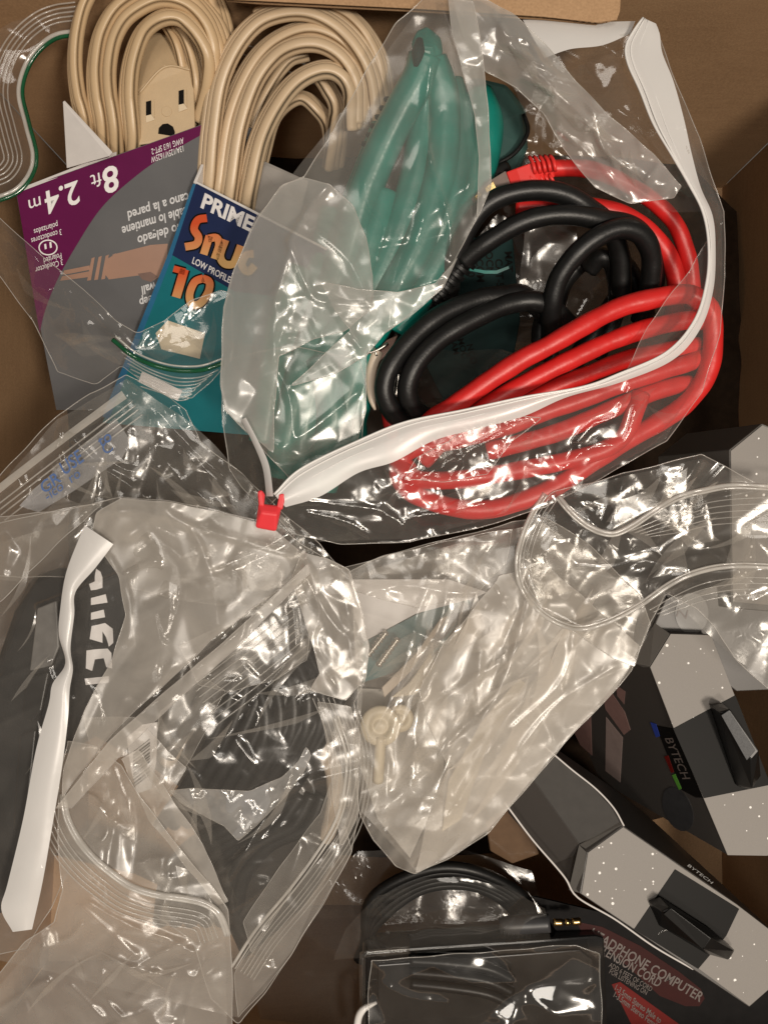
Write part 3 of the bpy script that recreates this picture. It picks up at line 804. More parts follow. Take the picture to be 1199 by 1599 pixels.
# ================================================================== contents of the white-banded zip bag
blk1 = thing('black_cable', 'thick black rubber power cable coiled in loops, inside the white-banded zip bag', 'cable', (820, 420, 20))
bl = [
 ([(700, 470, -20), (707, 420, 30), (721, 376, 58), (746, 333, 74), (775, 310, 80), (812, 299, 82), (850, 297, 80), (884, 304, 76), (913, 320, 68), (950, 352, 40), (968, 400, 5), (970, 460, -30)], 15.5),
 ([(722, 408, 44), (755, 382, 60), (804, 352, 74), (845, 338, 78), (890, 335, 78), (935, 342, 70), (985, 352, 50), (1010, 380, 30), (1022, 425, 5), (1016, 475, -30)], 15.5),
 ([(862, 525, 0), (861, 480, 40), (873, 433, 64), (905, 391, 80), (943, 364, 86), (976, 356, 84), (1003, 368, 74), (1017, 400, 52), (1014, 450, 20), (1000, 500, -20)], 16),
 ([(860, 500, -20), (820, 462, 24), (787, 462, 34), (744, 468, 44), (688, 492, 54), (642, 530, 58), (611, 570, 58), (600, 605, 52), (608, 635, 40), (628, 655, 22), (665, 668, 0)], 16),
 ([(900, 520, -10), (852, 475, 34), (801, 473, 42), (744, 496, 52), (690, 527, 58), (654, 562, 60), (637, 598, 54), (640, 628, 40), (662, 650, 20), (710, 660, -10)], 16),
 ([(920, 420, -40), (940, 400, -20), (960, 420, -30), (962, 480, -60), (930, 560, -90)], 15),
 ([(960, 470, -70), (900, 560, -80), (860, 620, -90), (800, 660, -100)], 15),
 ([(850, 560, -40), (842, 530, -30), (848, 500, -26), (860, 560, -60)], 13),
 ([(1010, 500, -80), (980, 420, -60), (930, 400, -60), (880, 440, -80), (860, 520, -110)], 15),
]
sweep([b[0] for b in bl], M['black'], 'coil', blk1, r=[b[1] for b in bl], seg=16, wobble=0.03)
# ribbed strain relief
def ribbed(parent, p0, p1, r0, r1, n, mat, core, name='strain_relief'):
    p0 = np.array(p0, float); p1 = np.array(p1, float)
    sweep([[tuple(p0 + (p1 - p0) * t) for t in (0, .33, .66, 1)]], core, name, parent, r=1, seg=14, taper=[(0, r0 * 0.72), (1, r1 * 0.72)])
    o = parent.children[-1]
    for k in range(n):
        t = (k + 0.15) / n; t2 = (k + 0.72) / n
        a = p0 + (p1 - p0) * t; b = p0 + (p1 - p0) * t2
        r = r0 + (r1 - r0) * t
        sweep([[tuple(a), tuple((a + b) / 2), tuple(b)]], mat, 'rib', o, r=r, seg=16, step=3)
ribbed(blk1, (729, 402, 42), (676, 472, 14), 20, 12, 7, M['black'], M['black'])
sweep([[(676, 472, 14), (645, 505, 10), (606, 552, 10), (590, 600, 0)]], M['black'], 'thin_lead', blk1, r=6, seg=10)

red1 = thing('network_cable', 'bright red network cable coiled in long loops, with a clear plug, below the black cable', 'cable', (850, 620, 10))
rd = [
 ([(828, 268, 52), (850, 264, 52), (880, 262, 52), (920, 264, 48), (960, 278, 40), (1000, 300, 34), (1030, 322, 30), (1056, 352, 24), (1072, 395, 14), (1080, 440, 0), (1082, 500, -30)], 14),
 ([(805, 322, 20), (860, 322, 26), (914, 322, 30), (958, 330, 30), (999, 350, 26), (1032, 382, 20), (1052, 420, 10), (1056, 455, 0), (1050, 500, -30)], 15.5),
 ([(1094, 470, 60), (1078, 460, 62), (1054, 460, 64), (1020, 466, 66), (975, 477, 68), (937, 494, 70), (894, 518, 72), (850, 543, 72), (815, 561, 70), (758, 598, 66), (707, 635, 58), (676, 654, 50), (640, 690, 30), (626, 716, 10), (640, 738, 0)], 17),
 ([(1100, 500, 40), (1071, 500, 46), (1013, 512, 52), (952, 533, 56), (894, 560, 58), (850, 582, 58), (787, 617, 52), (753, 638, 46), (700, 680, 30), (660, 720, 10)], 16),
 ([(1090, 540, 20), (1054, 545, 28), (981, 560, 32), (923, 582, 34), (864, 606, 34), (800, 640, 26), (740, 670, 10)], 15),
 ([(1100, 556, 24), (1074, 567, 34), (1024, 582, 38), (966, 602, 40), (908, 624, 40), (850, 644, 38), (780, 670, 30), (700, 690, 24), (650, 700, 20), (628, 716, 12), (640, 735, 10)], 15),
 ([(1076, 600, 20), (1054, 602, 26), (1010, 616, 32), (952, 640, 34), (879, 672, 36), (820, 690, 34), (760, 705, 26)], 15.5),
 ([(1094, 470, 60), (1110, 488, 54), (1113, 540, 46), (1102, 588, 40), (1071, 630, 36), (1025, 661, 36), (981, 686, 38), (927, 720, 38), (872, 757, 36), (817, 781, 34), (762, 795, 30), (707, 792, 26), (652, 774, 20), (625, 750, 10), (622, 725, 0)], 16.5),
 ([(1000, 615, 40), (992, 640, 44), (975, 680, 46), (940, 704, 46), (890, 718, 46), (817, 733, 42), (725, 748, 36), (652, 748, 26), (622, 722, 10), (612, 690, -10)], 15.5),
 ([(606, 610, 10), (606, 640, 14), (612, 672, 10), (625, 700, 4)], 12),
]
sweep([b[0] for b in rd], M['red'], 'coil', red1, r=[b[1] * 0.92 for b in rd], seg=16, wobble=0.045)
coil = red1.children[-1]
# moulded boot with latch cover ribs
hull('boot', [(790, 268, 62), (800, 296, 60), (816, 290, 66), (806, 262, 68), (828, 254, 72), (838, 284, 70), (862, 248, 66), (866, 276, 62),
              (792, 270, 36), (802, 296, 34), (862, 250, 36), (866, 274, 34)], M['redboot'], red1, bev=2)
boot = red1.children[-1]
for k in range(5):
    x = 826 + k * 8
    sweep([[(x, 244 - k * 0.4, 66), (x + 5, 252 - k, 74), (x + 8, 262 - k, 76), (x + 9, 270 - k, 70)]], M['redboot'], 'rib', boot, r=3.0, seg=8)
    sweep([[(x - 1, 272, 66), (x + 4, 279, 68), (x + 7, 287, 60)]], M['redboot'], 'rib', boot, r=2.6, seg=8)
hull('plug_housing', [(789, 266, 64), (798, 290, 62), (760, 284, 62), (770, 308, 60), (736, 310, 54), (746, 328, 52), (789, 268, 36), (798, 288, 34), (736, 312, 26), (746, 326, 24)], solid('clear_plug_plastic', (0.22, 0.17, 0.15), 0.12, coat=0.6), red1, bev=1.5)
ph = red1.children[-1]
hull('cable_end', [(792, 272, 54), (799, 288, 52), (772, 284, 50), (780, 298, 48), (778, 296, 38), (792, 282, 38)], solid('pink_wires', (0.62, 0.22, 0.2), 0.4), ph)
hull('contact_block', [(770, 282, 66), (777, 296, 65), (756, 293, 63), (763, 306, 62), (758, 300, 50), (772, 290, 50)], M['gold'], ph, bev=0.8)
for k in range(8):
    t = k / 7.0
    sweep([[(740 + 6 * t, 314 + 8 * t - 5, 56), (750 + 7 * t, 302 + 11 * t - 4, 60)]], M['gold'], 'contact', ph, r=0.8, seg=6, step=4)

teal1 = thing('teal_cable', 'thick teal green cable bundle with a moulded plug, inside the frosted bag', 'cable', (540, 480, 20))
tl = [
 ([(664, 88, 92), (655, 120, 84), (628, 170, 72), (596, 235, 56), (566, 310, 40), (540, 400, 22), (500, 500, 10), (468, 600, 6), (448, 680, 0), (440, 740, -20)], 27),
 ([(672, 96, 80), (690, 150, 66), (692, 230, 54), (680, 300, 44), (654, 380, 34), (610, 460, 24), (570, 540, 14), (540, 620, 6), (520, 700, -6), (500, 760, -20)], 27),
 ([(745, 150, 20), (760, 200, 30), (744, 280, 28), (712, 350, 24), (670, 430, 16), (620, 520, 4)], 26),
 ([(520, 330, 0), (500, 420, 0), (470, 520, -6), (440, 610, -10), (425, 690, -20)], 22),
 ([(664, 100, 70), (662, 180, 50), (648, 280, 36), (610, 390, 20), (556, 500, 6)], 26),
 ([(700, 130, 50), (716, 200, 44), (716, 280, 36), (690, 350, 28), (650, 420, 10)], 24),
 ([(600, 200, 20), (560, 300, 10), (530, 380, 10), (510, 450, 0)], 22),
 ([(600, 300, 30), (580, 380, 24), (548, 470, 16), (500, 570, 10), (476, 660, 0), (466, 760, -20)], 25),
 ([(640, 330, 24), (600, 420, 14), (560, 500, 6), (548, 600, 0), (552, 700, -20)], 23),
 ([(500, 560, 20), (520, 640, 16), (512, 700, 0), (490, 760, -10)], 26),
 ([(560, 500, 10), (566, 580, 4), (548, 660, -10), (530, 730, -30)], 24),
 ([(470, 420, 10), (440, 500, 10), (424, 600, 4), (410, 690, -10)], 22),
 ([(600, 420, -10), (560, 520, -16), (520, 620, -20), (495, 720, -30)], 22),
]
sweep([b[0] for b in tl], M['teal'], 'coil', teal1, r=[b[1] for b in tl], seg=20)
hull('plug_tip', [(640, 66, 96), (650, 44, 90), (668, 36, 86), (690, 56, 84), (694, 84, 84), (676, 108, 88), (648, 100, 92), (660, 70, 104), (676, 72, 102), (650, 80, 70), (684, 80, 66)], M['teal'], teal1, bev=6)
sweep([[(655, 62, 106), (653, 82, 112), (650, 104, 106)]], M['tealdark'], 'latch', teal1, r=11, seg=14, taper=[(0, .5), (.4, 1), (1, .4)])
for k in range(6):
    y = 150 + k * 14; x = 636 - k * 7
    sweep([[(x - 34, y + 4, 64 - k * 3), (x - 8, y + 6, 92 - k * 3), (x + 20, y + 18, 66 - k * 3)]], M['tealdark'], 'groove_rib', teal1, r=4, seg=10)
tad = thing('teal_pouch', 'rounded teal adapter wrapped in film, just behind the red plug', 'adapter', (770, 220, -20))
hull('shell', [(700, 150, -6), (740, 116, 0), (790, 128, 2), (822, 170, 0), (826, 230, -6), (800, 300, -14), (740, 360, -20), (690, 330, -20), (760, 200, 26), (742, 260, 22), (700, 160, -80), (820, 180, -80), (800, 300, -90), (700, 340, -90)], solid('dusky_teal_plastic', (0.035, 0.085, 0.078), 0.4, var=0.3, vscale=50), tad, bev=10)
sweep([[(818, 178, 14), (824, 205, 16), (806, 236, 20), (780, 254, 22), (768, 262, 18)]], M['black'], 'seam', tad, r=3.5, seg=8)
sweep([[(700, 300, 20), (740, 290, 26), (790, 262, 14)]], M['blackgloss'], 'dark_band', tad, r=14, seg=12)

lf = thing('teal_label_card', 'dark teal printed card with rows of black letters, deep behind the black cable coil', 'card', (760, 460, -110))
pl = Plane((720, 380, -90), (820, 380, -80), (740, 600, -130))
f1 = panel('card', pl, [(712, 372), (800, 368), (812, 500), (790, 620), (700, 640), (660, 560)], M['tealdark'], lf, thick=4, bev=1)
for i, s in enumerate(('MAT0', 'COM', 'OCN', 'CAT-5', 'MAT')):
    text(f1, s, pl, (728 + i * 15, 392 + (i % 2) * 12), (0.06, 1), 16, M['hole'], up=(1, -0.06), bold=0.02)
    if i < 3: text(f1, s[::-1], pl, (700 + i * 14, 520 + (i % 3) * 9), (0.25, 1), 14, M['hole'], up=(1, -0.25), bold=0.02)
panel('bright_line', pl, [(733, 418), (758, 422), (775, 422), (794, 415), (795, 419), (776, 427), (757, 427), (733, 422)], solid('bright_teal_foil', (0.01, 0.20, 0.17), 0.3), f1, thick=0.4, lift=0.8)

gp = thing('grey_film_pouch', 'grey translucent pouch standing between the black cable loops', 'pouch', (850, 420, -60))
sheet('film', gp, [(822, 345, -30), (850, 340, -20), (900, 345, -30), (900, 400, -50), (862, 470, -70), (815, 480, -80), (812, 420, -60)], film('grey_pouch_film', 0.5, col=(0.22, 0.20, 0.185), rough=0.2), noise=((34, 5), (16, .8)), soft=2, seed=5)

tip = thing('cable_tip', 'ivory plastic cable tip hanging beside the lower black coil', 'cable end', (583, 600, 10))
sweep([[(590, 548, 30), (581, 572, 28), (578, 600, 26), (581, 625, 24), (586, 640, 22)]], M['ivory'], 'sleeve', tip, r=9, seg=12, taper=[(0, 1.1), (.5, .9), (.85, .65), (1, .2)])
sweep([[(572, 552, 36), (590, 546, 38), (606, 536, 38)], [(584, 540, 36), (588, 556, 38)]], M['steel'], 'pins', tip, r=2.2, seg=8)
hull('bracket', [(578, 556, 30), (604, 530, 34), (622, 522, 34), (612, 545, 34), (590, 568, 30), (592, 556, 20), (612, 536, 20)], solid('rust_brown_metal', (0.16, 0.09, 0.07), 0.3, metal=0.4), tip, bev=1)
sweep([[(618, 560, 46), (622, 590, 46), (618, 620, 40)]], M['steel'], 'braid', tip, r=4, seg=8)

# ================================================================== silver boxed gadgets, lower right
def hexbox(name, label, back, fronts, mats, group=None): pass
bt1 = thing('retail_box', 'upper grey box with a silver flecked end, printed pink straps and a black BYTECH band', 'box', (1060, 1150, -150), 'grey boxes with black hang hooks')
# end face corners (photo outline) on a plane, prism going down and to the left
pe = Plane((1015, 1042, -70), (1110, 990, -74), (1135, 1335, -56))
endp = [(1015, 1042), (1047, 990), (1110, 992), (1147, 1086), (1204, 1228), (1240, 1330), (1197, 1337), (1136, 1336), (1098, 1246), (1052, 1138)]
def prism(name, plane, poly, depth, mat, parent, bev=1.0, label=None):
    """solid prism: the polygon on the plane, pushed by a world-space vector (layout units)"""
    top = [plane.at(x, y) for x, y in poly]; d = np.array(depth, float) / U
    return hull(name, [tuple(p) for p in top] + [tuple(p + d) for p in top], mat, parent, bev=bev, label=label, world=True)
prism('carton', pe, endp, (-120, 10, -330), M['greybox'], bt1, bev=1.5)
crt = bt1.children[-1]
panel('end_flap', pe, endp, M['silver'], bt1, thick=1.2, lift=1.4, bev=0.5)
panel('logo_band', pe, [(1051, 1138), (1148, 1086), (1203, 1226), (1099, 1247)], M['blackband'], bt1, thick=0.5, lift=2.0)
fd = np.array([-120, 10, -330.0])
A0 = pe.at(1015, 1042); A1 = pe.at(1136, 1336)
class P2(Plane):
    def __init__(s, A, B, C):
        n = np.cross(B - A, C - A); n /= np.linalg.norm(n)
        if n[2] < 0: n = -n
        s.n, s.o = n, A
ps = P2(A0, A1, A0 + fd / U)
bc = thing
fp_ = crt
panel('logo_label', ps, [(1018, 1132), (1051, 1138), (1098, 1246), (1086, 1246), (1064, 1234), (1050, 1200), (1030, 1150)], M['blackband'], fp_, thick=0.4, lift=0.6)
panel('colour_flash', ps, [(1015, 1128), (1024, 1131), (1030, 1150), (1024, 1152)], M['blueprint'], fp_, thick=0.4, lift=0.9)
panel('colour_flash', ps, [(1037, 1182), (1043, 1180), (1052, 1206), (1048, 1208)], M['redprint2'], fp_, thick=0.4, lift=0.9)
panel('colour_flash', ps, [(1049, 1211), (1054, 1209), (1064, 1232), (1060, 1234)], M['greenprint'], fp_, thick=0.4, lift=0.9)
text(fp_, 'BYTECH', ps, (1037, 1152), (0.40, 0.915), 17, M['letter'], up=(0.92, -0.25), sx=1.15, lift=1.2, bold=0.005, shear=0.2)
panel('printed_strap', ps, [(942, 1090), (952, 1078), (975, 1112), (984, 1140), (974, 1148), (945, 1108)], M['pinkprint'], fp_, thick=0.4, lift=0.6)
panel('printed_strap', ps, [(962, 1070), (976, 1080), (974, 1100), (963, 1086)], M['pinkprint'], fp_, thick=0.4, lift=0.9)
panel('printed_strap', ps, [(946, 1120), (972, 1152), (968, 1222), (945, 1204)], M['pinkprint2'], fp_, thick=0.4, lift=0.5)
panel('printed_strap', ps, [(892, 1136), (922, 1112), (924, 1180), (906, 1164)], M['pinkprint'], fp_, thick=0.4, lift=0.5)
rg = [(1058 + 24 * math.cos(a) + 5 * math.sin(a), 1264 + 34 * math.sin(a) + 6 * math.cos(a)) for a in np.linspace(0, 2 * math.pi, 29)[:-1]]
panel('round_seal', ps, rg, M['darkgrey'], fp_, thick=0.3, lift=0.6)
hull('corner_tuck', [(1014, 1041, -68), (1046, 989, -72), (1022, 972, -90), (985, 1034, -90), (1012, 1046, -90)], M['greybox2'], bt1, bev=1)
def hook(parent, pts_base, lift_v, mat=M['darkgrey']):
    pass
hull('hang_hook', [(1108, 1100, -60), (1128, 1098, -60), (1180, 1170, -50), (1188, 1212, -50), (1170, 1232, -54), (1150, 1228, -56),
                   (1124, 1112, -22), (1140, 1108, -20), (1184, 1172, -12), (1172, 1186, -14), (1174, 1232, -30)], M['blackgloss'], bt1, bev=2)
hull('hook_pad', [(1126, 1117, -17), (1138, 1109, -16), (1180, 1172, -8), (1166, 1188, -10), (1130, 1118, -24), (1166, 1184, -20)], solid('worn_black_rubber', (0.06, 0.062, 0.066), 0.55, var=0.3, vscale=700, bump=0.4), bt1, bev=0.8)

bt2 = thing('retail_box', 'lower grey box with tucked grey flaps, its silver end pointing to the lower right corner', 'box', (1000, 1350, -180), 'grey boxes with black hang hooks')
pe2 = Plane((915, 1330, -92), (1060, 1345, -96), (1170, 1572, -80))
e2 = [(916, 1332), (973, 1290), (1058, 1350), (1150, 1412), (1215, 1462), (1230, 1520), (1170, 1574), (1090, 1514), (988, 1452), (905, 1396)]
prism('carton', pe2, e2, (-150, 120, -240), M['greybox'], bt2, bev=1.5)
panel('end_flap', pe2, [(918, 1332), (973, 1292), (1058, 1351), (1150, 1413), (1215, 1463), (1230, 1520), (1170, 1572), (1090, 1513), (990, 1451), (908, 1396)], M['silver'], bt2, thick=1.2, lift=1.4, bev=0.5)
panel('logo_band', pe2, [(1054, 1358), (1148, 1416), (1154, 1420), (1134, 1462), (1090, 1514), (990, 1452)], M['blackband'], bt2, thick=0.5, lift=2.2)
tpa = Plane((832, 1217, -100), (975, 1289, -94), (904, 1318, -95))
panel('tuck_flap', tpa, [(832, 1217), (806, 1180), (850, 1166), (880, 1192), (930, 1234), (958, 1264), (974, 1289), (904, 1318)], solid('dark_grey_card', (0.05, 0.046, 0.042), 0.6, spec=0.2), bt2, thick=5, bev=0.8)  # tuck flap in a darker, duller grey than the carton
tpb = Plane((790, 1259, -150), (832, 1217, -101), (904, 1318, -96))
panel('tuck_side', tpb, [(788, 1256), (760, 1215), (806, 1180), (832, 1217), (904, 1318), (893, 1394), (871, 1357)], M['greybox'], bt2, thick=5, bev=0.8)
hull('tuck_edge', [(904, 1320, -96), (914, 1326, -90), (974, 1286, -90), (970, 1280, -96)], M['greybox2'], bt2, bev=0.6)
hull('tuck_edge', [(904, 1320, -94), (915, 1331, -89), (908, 1396, -89), (888, 1390, -98)], M['greybox2'], bt2, bev=0.6)
sweep([[(848, 1164, -100), (890, 1200, -92), (930, 1232, -88), (958, 1262, -86), (974, 1290, -86)]], M['white_board'], 'raw_edge', bt2, r=1.4, seg=6)
sweep([[(788, 1254, -110), (830, 1310, -104), (868, 1354, -98), (884, 1374, -94), (902, 1402, -92), (960, 1436, -92), (1020, 1478, -92), (1082, 1514, -92)]], M['white_board'], 'raw_edge', bt2, r=1.6, seg=6)
text(bt2, 'BYTECH', pe2, (1072, 1352), (0.80, 0.60), 6, M['midgrey'], up=(0.5, -0.85), sx=2.2, lift=2.6, shear=0.2)
hull('hang_hook', [(1012, 1408, -84), (1030, 1400, -84), (1110, 1452, -76), (1147, 1484, -74), (1138, 1500, -76), (1102, 1490, -78), (1028, 1446, -84),
                   (1034, 1424, -48), (1046, 1418, -46), (1110, 1466, -40), (1098, 1482, -42), (1146, 1486, -56)], M['blackgloss'], bt2, bev=2)
hull('hook_pad', [(1036, 1428, -44), (1046, 1419, -43), (1108, 1466, -36), (1097, 1483, -38), (1040, 1430, -52), (1097, 1478, -46)], bt1.children[-1].data.materials[0], bt2, bev=0.8)
sweep([[(1022, 1470, -86), (1030, 1456, -84), (1050, 1452, -84), (1066, 1462, -85), (1070, 1480, -87)]], M['crystal'], 'clear_seal', bt2, r=2, seg=8)

bt3 = thing('retail_box', 'plain grey box with a folded corner, at the right edge above the other grey boxes', 'box', (1170, 720, -60))
prism('carton', Plane((1140, 700, -30), (1240, 690, -30), (1140, 900, -60)), [(1139, 702), (1190, 661), (1260, 690), (1260, 960), (1142, 950)], (-60, 0, -160), M['greybox2'], bt3, bev=1.5)
panel('end_flap', Plane((1140, 700, -28), (1240, 690, -28), (1140, 900, -58)), [(1141, 704), (1190, 664), (1260, 692), (1260, 950), (1144, 940)], M['silver'], bt3, thick=1, bev=0.4)
bt4 = thing('retail_box', 'dark grey box with a round badge and letter Z, under the right zip bag', 'box', (1100, 960, -120))
p4 = Plane((1040, 930, -95), (1240, 910, -90), (1060, 1000, -100))
prism('carton', p4, [(1040, 935), (1120, 915), (1260, 925), (1260, 1075), (1190, 1078), (1150, 1080), (1100, 985), (1020, 980)], (-80, 30, -180), M['greybox'], bt4, bev=1.5)
rg = [(1080 + 26 * math.cos(a), 958 + 32 * math.sin(a)) for a in np.linspace(0, 2 * math.pi, 29)[:-1]]
panel('round_badge', p4, rg, M['midgrey'], bt4, thick=0.5, lift=1.2)
text(bt4, 'Z', p4, (1071, 968), (0.25, -0.97), 24, M['letter'], lift=1.8, up=(-0.97, -0.25))

# ================================================================== hard clear blister with audio cable, bottom
au = thing('audio_cable', 'black audio cable with a gold jack, coiled inside the clear clamshell', 'cable', (740, 1440, -220))
bs = thing('clamshell_pack', 'clear hard plastic clamshell around the audio cable, at the bottom edge', 'clamshell', (740, 1490, -250))
pk = Plane((560, 1490, -170), (945, 1462, -170), (600, 1620, -176))
panel('tray', pk, [(565, 1492), (570, 1486), (930, 1462), (944, 1466), (950, 1640), (566, 1640)], solid('smoky_black_plastic', (0.015, 0.015, 0.015), 0.10, var=0.35, vscale=24, coat=1.0, bump=0.25, bscale=22), bs, thick=60, bev=7)
tr = bs.children[-1]
panel('window', pk, [(590, 1508), (905, 1484), (925, 1500), (930, 1640), (592, 1640)], solid('smoked_panel', (0.032, 0.031, 0.030), 0.16, var=0.45, vscale=55, coat=1.0, bump=0.35, bscale=30), tr, thick=6, lift=4, bev=2)
sweep([[(566, 1640, -160), (566, 1560, -158), (566, 1500, -158), (574, 1490, -158), (640, 1484, -158)]], M['crystal'], 'lip', tr, r=5, seg=10)
sweep([[(560, 1640, -150), (558, 1600, -146), (566, 1578, -142), (588, 1566, -142)]], M['whiteplast'], 'tape_curl', tr, r=6, seg=10, taper=[(0, 1), (.7, 1), (1, .4)])
sweep([[(864, 1441, -150), (878, 1441, -150)], [(882, 1441, -150), (889, 1440, -150)], [(893, 1440, -150), (906, 1439, -150)]], M['gold'], 'jack', au, r=[5.5, 5, 5.5], seg=14, step=3)
sweep([[(866, 1441, -151), (892, 1440, -151)]], M['hole'], 'jack_ring', au, r=3.6, seg=10)
sweep([[(780, 1446, -158), (820, 1444, -156), (858, 1442, -152)]], M['darkgrey'], 'jack_body', au, r=14, seg=14, taper=[(0, .8), (.2, 1), (1, .95)])
for k in range(4):
    sweep([[(786 + k * 6, 1452, -146), (788 + k * 6, 1462, -146)]], M['black'], 'strain_rib', au, r=2, seg=6, step=3)
co_ = []
for k in range(5):
    r1 = 100 + 16 * k
    co_.append(([(560 + 4 * k, 1500, -230), (590 - 3 * k, 1440 - 8 * k, -215 + 3 * k), (660, 1388 - 7 * k, -205 + 4 * k), (740, 1384 - 6 * k, -205 + 4 * k), (800 + 5 * k, 1420 - 4 * k, -215), (812 + 6 * k, 1470, -230)], 9))
for k in range(3):
    co_.append(([(640, 1500 + k * 18, -150), (700, 1504 + k * 19, -146), (760, 1512 + k * 20, -146), (800, 1530 + k * 20, -152)], 8))
sweep([c[0] for c in co_], M['black'], 'coil', au, r=[c[1] for c in co_], seg=10)
dome = []
ndm = 30
sheet('dome', bs, [(520, 1500, -190), (540, 1450, -160), (590, 1400, -130), (660, 1372, -110), (720, 1370, -104), (790, 1385, -110), (850, 1420, -140), (860, 1470, -165), (700, 1486, -160)], M['crystal'],
      feats=[[(620, 1440, -95), (700, 1420, -82), (780, 1440, -95)]], noise=((60, 3), (30, 1)), seed=77, smooth=10, g=5)
sheet('backing', bs, [(440, 1440, -270), (560, 1330, -260), (700, 1320, -250), (830, 1360, -250), (860, 1470, -240), (560, 1500, -230), (560, 1650, -230), (420, 1650, -260), (390, 1520, -280)], film('smoky_film', 0.18, col=(0.25, 0.23, 0.21), rough=0.12),
      noise=((90, 6), (30, 1.5)), seed=78, smooth=6, g=6)

cd = thing('printed_card', 'black and dark red headphone cord card lying under the lower grey box', 'card', (1000, 1530, -230))
pc = Plane((900, 1450, -190), (1199, 1590, -180), (880, 1600, -200))
cf = panel('card', pc, [(830, 1400), (1000, 1440), (1260, 1570), (1260, 1660), (940, 1660), (900, 1500)], solid('black_card', (0.008, 0.007, 0.007), 0.6, spec=0.12, var=0.3), cd, thick=5, bev=1)
panel('red_banner', pc, [(900, 1440), (940, 1448), (1000, 1478), (1060, 1518), (1094, 1545), (1100, 1560), (1092, 1572), (1070, 1572), (1030, 1556), (980, 1510), (940, 1476), (910, 1460)], M['redprint'], cf, thick=0.4, lift=0.6)
panel('red_banner', pc, [(955, 1538), (968, 1534), (1060, 1600), (1090, 1650), (1010, 1650)], M['redprint2'], cf, thick=0.4, lift=0.6)
text(cf, 'HEADPHONE COMPUTER', pc, (918, 1462), (0.86, 0.51), 22, M['letter'], up=(0.42, -0.91), lift=1.2, sx=0.80, bold=0.015, shear=0.15)
text(cf, 'EXTENSION CORD', pc, (922, 1480), (0.86, 0.51), 20, M['letter'], up=(0.42, -0.91), lift=1.2, sx=0.72, bold=0.015, shear=0.15)
text(cf, 'ADD 6 FEET OF CORD', pc, (950, 1510), (0.86, 0.51), 11, M['letter'], up=(0.42, -0.91), lift=1.2, sx=0.7)
text(cf, 'FOR LISTENING ON', pc, (950, 1520), (0.86, 0.51), 11, M['letter'], up=(0.42, -0.91), lift=1.2, sx=0.7)
text(cf, '1-3.5mm Stereo Male to', pc, (958, 1545), (0.80, 0.60), 13, M['letter'], up=(0.42, -0.91), lift=1.2, sx=0.7, bold=0.01)
text(cf, '1-3.5mm Stereo Female', pc, (956, 1556), (0.80, 0.60), 13, M['letter'], up=(0.42, -0.91), lift=1.2, sx=0.7, bold=0.01)

tl2 = thing('brown_tag', 'shiny brown plastic tag deep between the centre bag and the lower grey box', 'tag', (800, 1290, -260))
panel('tag', Plane((770, 1260, -240), (840, 1300, -240), (770, 1330, -250)), [(758, 1285), (790, 1262), (830, 1300), (842, 1335), (800, 1350), (765, 1330)], solid('amber_plastic', (0.14, 0.085, 0.05), 0.2, coat=0.6), tl2, thick=8, bev=3)

sheet('lid', bs, [(580, 1500, -128), (700, 1492, -124), (900, 1476, -126), (936, 1490, -130), (940, 1640, -130), (580, 1640, -128), (574, 1560, -128)], film('glossy_lid', 0.03, rough=0.06, f0=0.16, bump=0.1, bscale=80), ridges=[(6, 8, [(600, 1540), (640, 1560), (700, 1570)])], noise=((60, 9), (34, 3.5)), smooth=6, seed=79, soft=3, g=4, edge=(0.8, M['rib']))

# ================================================================== added dark sheet over the carton floor
floor_shade = thing('floor_shade_sheet', 'added dark crumpled sheet standing in for shade at the bottom of the carton', 'shade sheet', (600, 800, -520))  # added opaque sheet; the shade of the deep gaps is in its colour
sheet('film', floor_shade, [(60, 420, -560), (500, 100, -480), (1000, 180, -520), (1150, 330, -600), (1165, 700, -600), (1130, 1250, -600), (840, 1330, -520), (620, 1340, -560), (420, 1330, -580), (240, 1200, -600), (60, 1100, -600)],  # the added shade sheet, opaque, not a plastic film
      solid('floor_shade_brown', (0.022, 0.013, 0.0075), 0.8, spec=0.1, var=0.3), noise=((120, 26), (50, 9), (22, 2.5)), g=9, seed=3)

def lines(name, parent, samp, paths, r, mat, up=1.0, seg=6, stuff=True):
    """zip tracks, ribs and folds lying on a film"""
    P = []
    for p in paths:
        q = spline([(a, b, 0) for a, b in p], 9)
        P.append(drape(samp, [(a[0], a[1]) for a in q], up))
    return sweep(P, mat, name, parent, r=r, seg=seg, step=9, kind=None)
def offset(path, d):
    p = spline([(a, b, 0) for a, b in path], 12)[:, :2]
    t = np.gradient(p, axis=0); t /= np.linalg.norm(t, axis=1)[:, None]
    return [(x - ty * d, y + tx * d) for (x, y), (tx, ty) in zip(p, t)]

